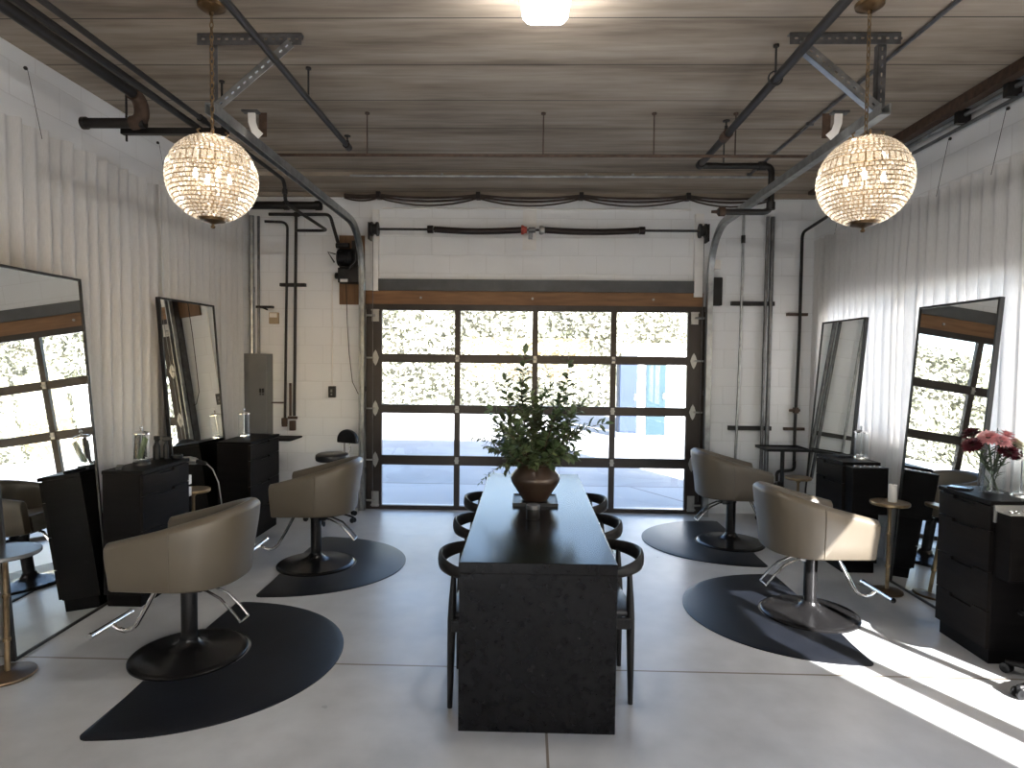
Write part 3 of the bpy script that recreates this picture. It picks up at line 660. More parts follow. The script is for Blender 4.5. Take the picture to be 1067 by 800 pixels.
# ------------------------------------------------------------------ chandeliers
def chandelier():
    t = thing('chandelier', '', 'chandelier', (0,0,0))
    obj('canopy', MB().lathe([(.0, 0), (.07, 0), (.068, -.018), (.045, -.032), (.012, -.038), (.01, -.055), (0, -.056)][::-1], (0,0,0), 24), 'brass_dark', t)
    ch = MB(); z = -.055; k = 0
    while z > -.655:
        pts = []
        for i in range(11):
            a = 2*PI*i/10; u = .0085*math.cos(a); v = .020*math.sin(a)
            pts.append((u, 0, z-.018+v) if k % 2 else (0, u, z-.018+v))
        ch.tube(pts, .0030, 6); z -= .031; k += 1
    obj('chain', ch, 'brass', t)
    R = .222; zc = -.90
    cap = MB().lathe([(0, .235), (.02, .235), (.02, .225), (.06, .222), (.075, .208), (.06, .20), (0, .20)][::-1], (0,0,zc), 24)
    for a in range(6):
        q = 2*PI*a/6; cap.tube([(.07*math.cos(q), .07*math.sin(q), zc+.21), (.085*math.cos(q), .085*math.sin(q), zc+.23), (.07*math.cos(q), .07*math.sin(q), zc+.24)], .005, 6)
    obj('top_cap', cap, 'brass', t)
    fr = MB(); cr_ = MB()
    rows = []   # (phi low, phi high)
    zz = [1.26, 1.15, 1.04, .94, .84, .74, .64, .54, .44, .18, .08, -.02, -.12, -.22, -.32, -.42, -.52, -.62, -.72, -.82, -.92, -1.02, -1.12, -1.22]
    for hi, lo in zip(zz, zz[1:]): rows.append((lo, hi))
    for f in zz:
        fr.tube([(R*math.cos(f)*math.cos(2*PI*k/40), R*math.cos(f)*math.sin(2*PI*k/40), zc+R*math.sin(f)) for k in range(41)], .0022, 5)
    rnd = random.Random(3)
    for lo, hi in rows:
        f = (lo+hi)/2; big = (hi-lo) > .2; n = max(10, int(2*PI*R*math.cos(f)/(.034 if big else .0225)))
        h = R*(hi-lo)*.80; w = 2*PI*R*math.cos(f)/n*.74
        for k in range(n):
            a = 2*PI*k/n + (.5*2*PI/n if rows.index((lo, hi)) % 2 else 0)
            T = Matrix.Translation((0,0,zc)) @ Matrix.Rotation(a, 4, 'Z') @ Matrix.Rotation(-f, 4, 'Y') @ Matrix.Translation((R, 0, 0)) @ Matrix.Rotation(rnd.uniform(-.25, .25), 4, 'Z') @ Matrix.Rotation(rnd.uniform(-.2, .2), 4, 'Y')
            x = .006
            pts = [(0, -w/2, -h/2), (0, w/2, -h/2), (0, w/2, h/2), (0, -w/2, h/2)]
            V = [cr_.bm.verts.new(T @ Vector(p)) for p in pts]
            Vi = [cr_.bm.verts.new(T @ Vector((x, p[1]*.5, p[2]*.55))) for p in pts]; Vo = [cr_.bm.verts.new(T @ Vector((-x, p[1]*.5, p[2]*.55))) for p in pts]
            for i in range(4):
                j = (i+1) % 4; cr_.bm.faces.new((V[i], V[j], Vi[j], Vi[i])); cr_.bm.faces.new((V[j], V[i], Vo[i], Vo[j]))
            cr_.bm.faces.new(Vi); cr_.bm.faces.new(Vo[::-1])
            if True:
                a2 = a + PI/n; fr.tube([(R*math.cos(q)*math.cos(a2), R*math.cos(q)*math.sin(a2), zc+R*math.sin(q)) for q in (lo, (lo+hi)/2, hi)], .0019 if big else .0013, 4)
    obj('wire_frame', fr, 'brass', t)
    o = obj('crystals', cr_, 'crystal', t, 0); o['kind'] = 'stuff'
    st = MB().tube([(0, 0, zc+.2), (0, 0, zc-.2)], .008, 8)
    for k in range(4):
        a = PI/4+PI/2*k; st.tube([(0, 0, zc-.03), (.05*math.cos(a), .05*math.sin(a), zc-.05), (.085*math.cos(a), .085*math.sin(a), zc-.03), (.085*math.cos(a), .085*math.sin(a), zc-.01)], .005, 6)
    obj('arm_frame', st, 'brass', t)
    for k in range(4):
        a = PI/4+PI/2*k; obj('bulb', MB().lathe([(0, -.012), (.009, -.01), (.013, .008), (.009, .026), (.002, .042), (0, .044)], (.085*math.cos(a), .085*math.sin(a), zc), 10), 'bulb', t)
    fi = MB().lathe([(0, -.262), (.010, -.258), (.012, -.250), (.006, -.243), (.008, -.238), (.03, -.230), (.062, -.222), (.070, -.208), (.06, -.200), (0, -.198)], (0,0,zc), 24)
    obj('finial', fi, 'brass_dark', t)
    return t
ch = chandelier(); ch.location = (-1.675, 3.30, ZC); ch['label'] = 'round crystal chandelier on a chain over the side with the drafting stool'; ch['group'] = 'crystal chandeliers'
dup(ch, (1.728, 3.30, ZC), .3, 'round crystal chandelier on a chain over the sunlit side of the room', 'crystal chandeliers')
for x in (-1.675, 1.728):
    L = bpy.data.lights.new('chandelier_glow', 'POINT'); L.energy = .8; L.color = (1, .93, .84); L.shadow_soft_size = .09
    o = bpy.data.objects.new('chandelier_glow', L); COL.objects.link(o); o.location = (x, 3.30, 2.60)

# ------------------------------------------------------------------ curtains
def curtain(name, x, s, y0, y1, ztop, label, seed, lam=.115):
    rnd = random.Random(seed); n = int((y1-y0)/lam*9); ph = 0; prof = []
    y = y0
    for i in range(n+1):
        ph += 2*PI/9*rnd.uniform(.75, 1.3)
        prof.append((y0+(y1-y0)*i/n, math.sin(ph), rnd.uniform(-1, 1)))
    zs = [ztop+.03, ztop-.07, ztop-.13, ztop-.5, ztop-1.1, 1.2, .5, .015]
    mb = MB(); rs = []
    drift = [rnd.uniform(-1, 1) for _ in range(40)]
    for j, z in enumerate(zs):
        r = []
        for i, (yy, w, k) in enumerate(prof):
            amp = (.020, .016, .014, .024, .026, .026, .026, .026)[j]
            slow = .012*math.sin(yy*2.3+j*.5+seed)*(j > 2)
            dr = drift[int((yy-y0)*4) % 40]*.02*min(j, 4)/4
            r.append((x + s*(-.0) + amp*w + slow*.6, yy + .008*k*(j > 2) + dr, z + (.012*math.sin(yy*31+seed) if j == 0 else 0)))
        rs.append(r)
    mb.rings(rs[::-1], closed=False, cap=False)
    o = tag(obj(name, mb, 'linen', None, 80), label, 'curtain', 'linen curtains')
    return o
cl1 = curtain('curtain', -3.03, 1, .4, 5.10, 3.02, 'off-white linen curtain behind the mirror that shows the hedge, on the shaded side', 1)
cl2 = curtain('curtain', -3.018, 1, 5.04, 6.60, 3.04, 'off-white linen curtain ending beside the grey electrical panel', 2)
cr1 = curtain('curtain', 3.03, -1, 2.42, 4.98, 2.93, 'sheer white curtain glowing with daylight behind the vase of flowers', 3)
cr2 = curtain('curtain', 3.018, -1, 4.95, 6.68, 2.92, 'sheer white curtain glowing with daylight, reaching the corner by the tray trolley', 4)
for c, x, ys, zt in ((cl1, -3.0, (2.2, 3.35, 3.84), 3.04), (cl2, -3.0, (5.2, 6.4), 3.06), (cr1, 3.0, (3.1, 4.2, 4.75), 2.95), (cr2, 3.0, (5.3, 6.3), 2.94)):
    s = -1 if x < 0 else 1
    for y in ys:
        obj('suspension_wire', MB().tube([(x+.06*s, y-.05, zt+.36), (x+.03*s, y+.02, zt-.04)], .0017, 5).ball((x+.07*s, y-.05, zt+.36), .012, 8), 'pipe_black', c)
    yy = {cl1: (.4, 5.06), cl2: (5.07, 6.60), cr1: (2.42, 4.98), cr2: (5.0, 6.68)}[c]
    obj('curtain_rod', MB().tube([(x+.064*s, yy[0], zt-.06), (x+.064*s, yy[1], zt-.06)], .006, 6), 'pipe_black', c)

# ------------------------------------------------------------------ leaning mirrors
def mirror(y0, y1, xb, xt, h, label, yaw=0):
    s = 1 if xb > 0 else -1
    t = thing('leaning_mirror', label, 'mirror', (xb, (y0+y1)/2, 0), math.radians(yaw), 'leaning floor mirrors')
    lean = math.atan2(abs(xt-xb), h); T = Matrix.Rotation(lean*s, 4, 'Y')
    W = (y1-y0)/2; H = h/math.cos(lean); th = .03*s; f = .016
    fr = MB()
    for a in ((-W, 0, W, f), (-W, H-f, W, H), (-W, f, -W+f, H-f), (W-f, f, W, H-f)):
        fr.bx(min(0, th), a[0], a[1], max(0, th), a[2], a[3], T)
    obj('frame', fr, 'black_steel', t, 0)
    obj('mirror_glass', MB().bx(min(.006*s, .012*s), -W+f, f, max(.006*s, .012*s), W-f, H-f, T), 'mirror', t, 0)
    obj('back_panel', MB().bx(min(.014*s, .024*s), -W+f, f, max(.014*s, .024*s), W-f, H-f, T), 'plastic_black', t, 0)
mirror(3.25, 4.07, -2.765, -2.93, 2.16, 'tall black-framed leaning mirror closest to the grey-topped brass table', 2.1)
mirror(4.93, 5.74, -2.765, -2.93, 2.135, 'tall black-framed leaning mirror standing behind the side-shelf cabinet', -2.8)
mirror(3.985, 4.775, 2.79, 2.945, 2.09, 'tall black-framed leaning mirror beside the vase of pink flowers', .8)
mirror(5.53, 6.33, 2.79, 2.945, 2.07, 'narrow-looking black-framed leaning mirror reflecting blank wall, next to the tray trolley')

# ------------------------------------------------------------------ salon cabinets
def cabinet(label, loc, rz, L, D, H, side):
    t = thing('station_cabinet', label, 'cabinet', loc, rz, 'black styling cabinets')
    obj('plinth', MB().bx(-D/2+.02, -L/2+.01, 0, D/2-.025, L/2-.01, .08), 'laminate', t, 0)
    obj('carcass', MB().bx(-D/2, -L/2, .08, D/2-.02, L/2, H-.025), 'laminate', t, 0, bevel=.003)
    obj('top', MB().bx(-D/2-.002, -L/2-.005, H-.025, D/2+.004, L/2+.005, H), 'laminate', t, 0, bevel=.003)
    zs = [H-.03, H-.17, H-.40, H-.62, .085]
    for a, b_ in zip(zs, zs[1:]):
        dr = MB(); x0, x1 = D/2-.02, D/2
        # finger-grip notch in the middle of the upper edge
        g = .09
        dr.bx(x0, -L/2+.002, b_+.003, x1, L/2-.002, a-.022).bx(x0, -L/2+.002, a-.022, x1, -g, a-.002).bx(x0, g, a-.022, x1, L/2-.002, a-.002).bx(x0, -g, a-.022, x0+.006, g, a-.002)
        obj('drawer', dr, 'laminate_front', t, 0)
    if side in ('holder', 'holder_silver'):
        hb = MB(); y0 = L/2+.006; y1 = L/2+.115; z1 = H-.03 if side == 'holder' else H-.055
        x0, x1 = -D/2+.0, D/2-.02
        w = .012
        hb.bx(x0, y0, z1-.36, x1, y1, z1-.35).bx(x0, y0, z1-.35, x0+w, y1, z1).bx(x1-w, y0, z1-.35, x1, y1, z1).bx(x0+w, y0, z1-.35, x1-w, y0+w, z1).bx(x0+w, y1-w, z1-.35, x1-w, y1, z1)
        h = obj('tool_holder', hb, 'laminate', t, 0, bevel=.002)
        tp = MB().bx(x0-.002, y0, z1, x1+.002, y1+.002, z1+.006)
        obj('holder_lid', tp, 'silver' if side == 'holder_silver' else 'black_steel', h, 0)
        for k in range(3): obj('holder_ring', MB().tube(arc((x0+.06+.075*k, (y0+y1)/2, z1+.008), .026, 0, 2*PI, 20), .004, 6), 'chrome', h)
    if side == 'holder_silver':
        obj('steel_liner', MB().bx(-D/2+.04, L/2+.005, H-.115, D/2-.01, L/2+.02, H-.02), 'silver', t, 0)
        obj('cable_hook', MB().tube([(-.03, L/2+.0, .30), (-.03, L/2+.03, .30)], .012, 10), 'plastic_black', t)
    if side == 'outlets':
        obj('tool_arm', MB().bx(D/2-.20, L/2+.005, H-.12, D/2-.03, L/2+.03, H-.06), 'black_steel', t, 0)
        for z in (H-.17, H-.26): obj('outlet', MB().bx(D/2-.075, L/2+.004, z-.035, D/2-.012, L/2+.06, z+.035), 'plastic_white', t, 0, bevel=.004)
    if side == 'shelf':
        obj('side_shelf', MB().bx(-D/2+.06, L/2+.005, H-.075, D/2+.11, L/2+.34, H-.06).bx(-D/2+.06, L/2+.005, H-.12, D/2-.05, L/2+.10, H-.075), 'laminate', t, 0)
    return t
CH = .905
cabinet('black drawer cabinet holding the jar of combs and spray bottles', (-2.645, 4.28, 0), 0, .56, .27, CH, 'outlets')
cabinet('black drawer cabinet with a side shelf near the grey electrical panel', (-2.60, 5.78, 0), 0, .64, .30, CH, 'shelf')
cabinet('black drawer cabinet carrying the vase of pink flowers', (2.705, 3.68, 0), PI, .43, .29, .915, 'holder_silver')
cabinet('black drawer cabinet with a tool box on its end, between the two sunny-side mirrors', (2.645, 5.18, 0), PI, .45, .29, .885, 'holder')

# ------------------------------------------------------------------ styling chairs
def styling_chair():
    t = thing('styling_chair', '', 'salon chair', (0,0,0))
    # plan: local +x is the front.  outer U path
    def path(hw, xf, xs, xb):
        p = [(xf, -hw)] + [(xf+(xs-xf)*k/5, -hw) for k in range(1, 6)]
        for k in range(1, 24):
            a = -PI/2 - PI*k/24; ca, sa = math.cos(a), math.sin(a)
            e = .8
            p.append((xs + (xs-xb)*math.copysign(abs(ca)**e, ca), hw*math.copysign(abs(sa)**e, sa)))
        p += [(xs+(xf-xs)*k/5, hw) for k in range(0, 6)]
        return p
    def top(x): return .70 + (.27-x)/.63*.165
    out_t = path(.305, .27, .00, -.365); out_m = path(.305, .27, .00, -.355); out_b = path(.285, .262, .00, -.315)
    in_t = path(.235, .27, .00, -.285); in_b = path(.225, .262, .00, -.265)
    zb = .448
    rs = []
    N = len(out_t)
    for i in range(N):
        o, om, ob, it, ib = out_t[i], out_m[i], out_b[i], in_t[i], in_b[i]; zt = top(o[0])
        ring = [(ob[0], ob[1], zb+.012), (om[0]*.35+ob[0]*.65, om[1]*.35+ob[1]*.65, zb+(zt-zb)*.35), (om[0], om[1], zb+(zt-zb)*.72), (o[0], o[1], zt-.025)]
        for k in range(1, 4):
            u = k/4; ring.append((o[0]*(1-u)+it[0]*u, o[1]*(1-u)+it[1]*u, zt-.025+.028*math.sin(PI*u)))
        ring += [(it[0], it[1], zt-.025), (ib[0], ib[1], zb+.10), (ib[0], ib[1], zb), (ob[0]*.96+.0, ob[1]*.96, zb)]
        rs.append([Vector(p) for p in ring])
    s_ = obj('shell', MB_from(rs), 'leather', t, 50, bevel=.008)
    # stitched seams where the arms join the back
    for sgn in (-1, 1):
        i = 6 if sgn < 0 else N-7
        o, om, ob = out_t[i], out_m[i], out_b[i]; zt = top(o[0])
        pts = [(ob[0], ob[1]+sgn*.001, zb+.012), (om[0]*.35+ob[0]*.65, om[1]*.35+ob[1]*.65+sgn*.001, zb+(zt-zb)*.35), (om[0], om[1]+sgn*.001, zb+(zt-zb)*.72), (o[0], o[1]+sgn*.001, zt-.025), (o[0], o[1]*.9, zt-.002)]
        obj('seam', MB().tube(pts, .0028, 6), 'leather', s_)
    pin = path(.222, .275, .00, -.26)
    st = MB(); st.rings([[(x*.98, y*.98, zb) for x, y in pin], [(x, y, zb+.02) for x, y in pin], [(x, y, zb+.105) for x, y in pin], [(x*.95, y*.94, zb+.125) for x, y in pin]])
    obj('seat', st, 'leather', t, 50)
    obj('under_plate', MB().bx(-.16, -.16, zb-.018, .20, .16, zb).bx(-.09, -.05, zb-.04, .10, .05, zb-.018), 'base_black', t, 0)
    col = MB().lathe([(0, .075), (.050, .075), (.050, .085), (.042, .095), (.042, .375), (.046, .378), (.046, .40), (0, .402)], (0,0,0), 24)
    obj('pump_column', col, 'base_black', t)
    obj('piston', MB().lathe([(0, .39), (.026, .39), (.026, .43), (0, .43)], (0,0,0), 20), 'chrome', t)
    ba = MB().lathe([(0, .0), (.295, .0), (.302, .006), (.302, .016), (.295, .022), (.27, .026), (.20, .036), (.12, .050), (.075, .064), (.055, .085), (.050, .10), (0, .10)], (0,0,0), 56)
    obj('base', ba, 'base_black', t)
    lv = MB()
    for y in (-.035, .035):
        lv.tube([(-.045, y*.6, .385), (-.12, y, .378), (-.20, y*1.2, .340), (-.27, y*1.3, .27), (-.315, y*1.3, .215)], .007, 8)
    lv.tube([(-.315, -.046, .215), (-.315, .046, .215)], .007, 8)
    obj('pump_lever', lv, 'lever', t)
    obj('lever_hub', MB().tube([(-.03, 0, .385), (-.075, 0, .385)], .028, 12).box((-.07, 0, .385), (.03, .07, .035)), 'base_black', t, 30)
    fo = MB().tube([(.10, 0, .432), (.17, 0, .40), (.24, 0, .27), (.30, 0, .165), (.33, 0, .135), (.37, 0, .122), (.415, 0, .135), (.44, 0, .155)], .013, 10)
    obj('footrest_arm', fo, 'chrome', t)
    obj('footrest_bar', MB().tube([(.45, -.165, .160), (.45, .165, .160)], .015, 12).tube([(.45, -.17, .160), (.45, -.155, .160)], .018, 12).tube([(.45, .155, .160), (.45, .17, .160)], .018, 12), 'chrome', t)
    return t
def MB_from(rs):
    m = MB(); m.rings(rs); return m
sch = styling_chair(); G = 'taupe styling chairs'
sch.location = (-1.86, 3.37, .0); sch.rotation_euler = (0, 0, PI-.03); sch['group'] = G
sch['label'] = 'taupe tub salon chair in deep shade, on the mat closest to the camera'
dup(sch, (-1.675, 4.91, 0), PI+.05, 'taupe tub salon chair in front of the black drafting stool', G)
dup(sch, (1.885, 4.11, 0), .05, 'taupe tub salon chair with patches of sun on arm and back', G)
dup(sch, (1.885, 5.72, 0), -.02, 'taupe tub salon chair beside the garage door track, backing onto the wall conduits', G)

# floor mats: D-shaped with a round notch that takes the chair base
def mat_obj(label, cx, y0, y1, bulge, s, base):
    hy = (y1-y0)/2; cy = (y0+y1)/2; bx_, by = base[0]-cx, base[1]-cy; nr = .318
    pts = []
    for k in range(49):
        a = -PI/2 + PI*k/48
        pts.append((s*bulge*max(0, math.cos(a))**.92, hy*math.sin(a)))
    # straight back edge from +hy to -hy with notch
    dx = -bx_*s     # distance of the edge beyond the base centre (towards the wall)
    def edge(y): return 0
    half = math.sqrt(max(.01, nr*nr-dx*dx))
    pts = [(p[0], p[1]) for p in pts]
    pts.append((0 - s*.0, hy-.001))
    ys = by+half; a0 = math.atan2(half, -bx_); a1 = math.atan2(-half, -bx_)
    if s > 0:
        arcp = [(bx_+nr*math.cos(a), by+nr*math.sin(a)) for a in [a0+(a1-a0)*k/24 for k in range(25)]]
    else:
        aa = math.atan2(half, -bx_); arcp = [(bx_+nr*math.cos(a), by+nr*math.sin(a)) for a in [aa+((2*PI-2*aa)*k/24) for k in range(25)]]
    pts += arcp
    cen = (s*bulge*.45, 0)
    def inset(p, d):
        v = Vector((p[0]-cen[0], p[1]-cen[1])); L = v.length; return (p[0]-v.x/L*d, p[1]-v.y/L*d)
    mb = MB()
    r = .045; tt = [PI/2*k/6 for k in range(7)]
    ell = [p for p in pts[:49] if abs(p[0]) > .07]
    bot = [(s*(r-r*math.cos(q)), -hy+r-r*math.sin(q)) for q in tt]
    outer = bot + ell + [(x, -yy) for x, yy in bot[::-1]] + arcp
    n = len(outer)
    rims = []
    for d, z, lim in ((0, .001, 0), (0, .006, 0), (.045, .014, 0)):
        r = []
        for i, p in enumerate(outer):
            q = inset(p, d) if (d and i < n-26) else p
            r.append((q[0], q[1], z))
        rims.append(r)
    mb.rings(rims)
    o = obj('floor_mat', mb, 'rubber', None, 25); o.location = (cx, cy, 0); tag(o, label, 'floor mat', 'anti-fatigue mats'); return o
mat_obj('large black half-round mat in shade under the nearest salon chair', -1.93, 2.58, 4.12, .91, 1, (-1.86, 3.37))
mat_obj('black half-round mat under the salon chair by the drafting stool', -1.87, 4.21, 5.68, .90, 1, (-1.675, 4.91))
mat_obj('black half-round mat crossed by bands of sunlight', 1.94, 3.41, 4.88, .86, -1, (1.885, 4.11))
mat_obj('black half-round mat closest to the garage door, clear of the sun', 1.985, 5.05, 6.51, .89, -1, (1.885, 5.72))

# ------------------------------------------------------------------ dining table
t = thing('dining_table', 'long black wooden waterfall table standing in mid-room', 'table', (.06, 3.81, 0))
obj('tabletop', MB().bx(-.35, -1.09, .715, .35, 1.09, .765), 'table_wood', t, 0, bevel=.003)
obj('end_panel', MB().bx(-.35, -1.09, 0, .35, -1.04, .715), 'table_wood', t, 0, bevel=.003)
obj('end_panel', MB().bx(-.35, 1.04, 0, .35, 1.09, .715), 'table_wood', t, 0, bevel=.003)

def dining_chair():
    t = thing('dining_chair', '', 'chair', (0,0,0))
    # faces +x; ring rail at the back
    n = 26; rs = []
    for i in range(n+1):
        a = PI/2+.05 + (PI-.10)*i/n
        u = abs(i/n-.5)*2
        e = Vector((math.cos(a)*.285, math.sin(a)*.275, 0))
        if i in (0,): pass
        w = .020 + .012*(1-u)**1.0; h = .026 + .030*max(0, 1-u*1.15)**1.0
        nrm = Vector((math.cos(a), math.sin(a), 0)); z = .655+.012*(1-u)
        rs.append([e + nrm*w*.5*math.cos(q)*1.0 + Vector((0,0,z+h*math.sin(q)*.8 + nrm.x*0)) for q in [2*PI*k/12 for k in range(12)]])
    # arms straightening forward
    pre = []; post = []
    for x in (.20, .13, .06):
        f = (.20-x)/.2
        pre.append([Vector((x, .275+.010*math.cos(q)-.0, .655+.020*math.sin(q))) for q in [2*PI*k/12 for k in range(12)]])
    for x in (.06, .13, .20):
        post.append([Vector((x, -.275-.010*math.cos(q), .655+.020*math.sin(q))) for q in [2*PI*k/12 for k in range(12)]])
    obj('arm_rail', MB_from(pre+rs+post), 'chair_wood', t, 60)
    for s in (-1, 1):
        obj('leg', MB().tube([(-.215, .19*s, 0), (-.212, .19*s, .20), (-.208, .19*s, .42), (-.205, .19*s, .52), (-.20, .192*s, .645)], [.0125, .017, .021, .018, .012], 12), 'chair_wood', t)
        obj('leg', MB().tube([(.20, .235*s, 0), (.198, .235*s, .22), (.195, .236*s, .42), (.18, .25*s, .55), (.165, .27*s, .645)], [.0125, .017, .021, .017, .012], 12), 'chair_wood', t)
        obj('side_rail', MB().box((-.005, .213*s, .405), (.40, .024, .055)), 'chair_wood', t, 0, bevel=.006)
    obj('back_rail', MB().box((-.208, 0, .405), (.024, .38, .055)), 'chair_wood', t, 0, bevel=.006)
    obj('front_rail', MB().box((.196, 0, .405), (.024, .46, .055)), 'chair_wood', t, 0, bevel=.006)
    sp = [(-.20, -.20), (.20, -.24), (.215, 0), (.20, .24), (-.20, .20), (-.215, 0)]
    st = MB(); st.rings([[(x*1.0, y*.98, .43) for x, y in sp], [(x*1.02, y, .45) for x, y in sp], [(x*.98, y*.96, .465) for x, y in sp], [(x*.6, y*.6, .47) for x, y in sp]])
    obj('seat', st, 'black_vinyl', t, 60, bevel=.004)
    return t
dc = dining_chair(); G = 'round-backed chairs at the long table'
dc.location = (-.135, 3.10, 0); dc.rotation_euler = (0,0,0); dc['group'] = G
dc['label'] = 'black round-backed chair nearest the camera on the shaded salon side of the table'
for x, y, r, l in ((-.135, 3.73, 0, 'black round-backed chair in the middle on the shaded salon side of the table'),
                   (-.135, 4.36, 0, 'black round-backed chair next to the garage door on the shaded salon side of the table'),
                   (.305, 3.17, PI, 'black round-backed chair nearest the camera on the sunlit salon side of the table'),
                   (.285, 3.74, PI, 'black round-backed chair in the middle on the sunlit salon side of the table'),
                   (.275, 4.36, PI, 'black round-backed chair next to the garage door on the sunlit salon side of the table')):
    dup(dc, (x, y, 0), r, l, G)

# ------------------------------------------------------------------ table centrepiece
tag(obj('serving_tray', MB().bx(-.14, -.14, 0, .14, .14, .012).bx(-.14, -.14, .012, -.132, .14, .02).bx(.132, -.14, .012, .14, .14, .02).bx(-.132, .132, .012, .132, .14, .02).bx(-.132, -.14, .012, .132, -.132, .02), 'plastic_black', None, 0), 'flat square black tray under the bronze pot', 'tray').location = (.06, 3.93, .765)
PZ = .777
pot = tag(obj('plant_pot', MB().lathe([(0, 0), (.075, 0), (.080, .006), (.115, .06), (.150, .115), (.157, .140), (.150, .160), (.120, .198), (.100, .222), (.108, .235), (.100, .238), (.090, .225), (.088, .20), (.10, .17), (.10, .12), (0, .11)], (0,0,0), 40), 'pot', None, 50), 'round bronze-brown pot full of leafy branches on the table', 'pot')
pot.location = (.06, 3.93, PZ)
t = thing('candle_jar', 'small black and silver candle jar in front of the bronze pot', 'candle', (.043, 3.50, .765))
obj('jar', MB().lathe([(0, 0), (.036, 0), (.038, .004), (.038, .058), (.034, .058), (.034, .01), (0, .01)], (0,0,0), 28), 'black_steel', t); obj('lid', MB().lathe([(0, .058), (.039, .058), (.039, .078), (.036, .081), (0, .081)], (0,0,0), 28), 'galv_dark', t)

def branch(base, tip, n_leaf, L, sag, label, m='leaf', seed=0, group='branches in the bronze pot', r0=.005, wmul=.55):
    rnd = random.Random(seed); base = Vector(base); tip = Vector(tip); pts = []
    side = Vector((rnd.uniform(-.06, .06), rnd.uniform(-.06, .06), 0))
    for k in range(13):
        u = k/12; p = base.lerp(tip, u); p.z += sag*4*u*(1-u)*.5; p += side*math.sin(PI*u); pts.append(p)
    o = tag(obj('leafy_branch', MB().tube(pts, [r0*(1-.75*k/12) for k in range(13)], 6), 'twig'), label, 'branch', group)
    lf = MB()
    n_leaf = int(n_leaf*1.35); L *= 1.12
    for i in range(n_leaf):
        u = .22 + .78*(i+1)/n_leaf; f = u*12; k = min(11, int(f)); p = pts[k].lerp(pts[k+1], f-k) if k < 12 else pts[12]
        d = (pts[k+1]-pts[k]).normalized(); a = i*2.4+rnd.uniform(-.4, .4); ref = Vector((0,0,1)) if abs(d.z) < .9 else Vector((1,0,0))
        e = d.cross(ref).normalized(); g = d.cross(e).normalized(); out = e*math.cos(a)+g*math.sin(a)
        dd = (d*.55+out*.85+Vector((0,0,rnd.uniform(-.3, .15)))).normalized() if i < n_leaf-1 else d
        l = L*rnd.uniform(.75, 1.15)*(1-.25*u); lf.leaf(p, dd, Vector((0,0,1))+out*.5+Vector((rnd.uniform(-.4,.4), rnd.uniform(-.4,.4), 0)), l, l*wmul)
    obj('leaves', lf, m, o, 0)
    return o
bx0, by0, bz0 = .06, 3.93, PZ+.19
def B(dx, dz, dy, n, L, sag, label, m='leaf', seed=0, **k): branch((bx0+dx*.10, by0+dy*.1, bz0), (bx0+dx, by0+dy, bz0+dz), n, L, sag, label, m, seed, **k)
B(-.075, .73, .02, 26, .085, .0, 'tallest leafy branch rising straight from the bronze pot', seed=1)
B(.20, .70, .0, 22, .085, .02, 'tall leafy branch leaning toward the sunny side, tip above the door rail', seed=2)
B(-.20, .56, .03, 17, .085, .03, 'tall branch on the shaded side with one round leaf at its tip', seed=3)
B(.43, .30, -.02, 17, .08, .12, 'long leafy branch reaching out sideways over the sunny-side chairs', seed=4)
B(.28, .42, -.05, 22, .08, .06, 'leafy branch slanting up between the tall sunny-side branch and the sideways one', seed=5)
B(-.30, .38, .0, 22, .08, .06, 'leafy branch slanting up toward the shaded side under the round-tipped one', seed=6)
B(.24, .10, -.10, 12, .085, .14, 'drooping branch with broad leaves hanging over the pot rim, sunny side', seed=7)
B(-.18, .02, -.09, 12, .08, .16, 'drooping branch with broad leaves hanging over the pot rim, shaded side', 'leaf_b', seed=8)
B(-.40, .20, -.02, 34, .030, .10, 'fine twig of tiny leaves poking out sideways to the shaded side', 'leaf_b', seed=9, r0=.003)
B(-.34, -.06, -.14, 22, .028, .16, 'thin bare twig drooping low over the tabletop', 'leaf_b', seed=10, r0=.003)
fill = [(-.05, .50), (.08, .52), (.15, .44), (-.14, .44), (.02, .38), (.20, .30), (-.22, .28), (.10, .28), (-.10, .30), (0, .22), (.16, .18), (-.16, .16), (.06, .14), (-.05, .12), (.12, .36), (-.02, .44), (-.26, .20), (.27, .22), (-.2, .36), (.04, .46), (-.28, .12), (.24, .14), (-.12, .06), (.12, .05), (.0, .07), (-.24, .30), (.22, .36), (-.1, .54), (.16, .52)]
for i, (dx, dz) in enumerate(fill):
    B(dx, dz, random.uniform(-.16, .14), 24, .072, .05, 'short leafy branch in the dense middle of the bronze pot', 'leaf' if i % 3 else 'leaf_b', seed=20+i)
for i, (dx, dz) in enumerate([(-.28, .26), (-.20, .22), (-.14, .30), (.22, .34), (.30, .30), (-.32, .16)]):
    B(dx, dz, random.uniform(-.12, .1), 44, .026, .06, 'wiry sprig of tiny leaves woven through the bronze pot foliage', 'leaf_b', seed=60+i, r0=.0025)

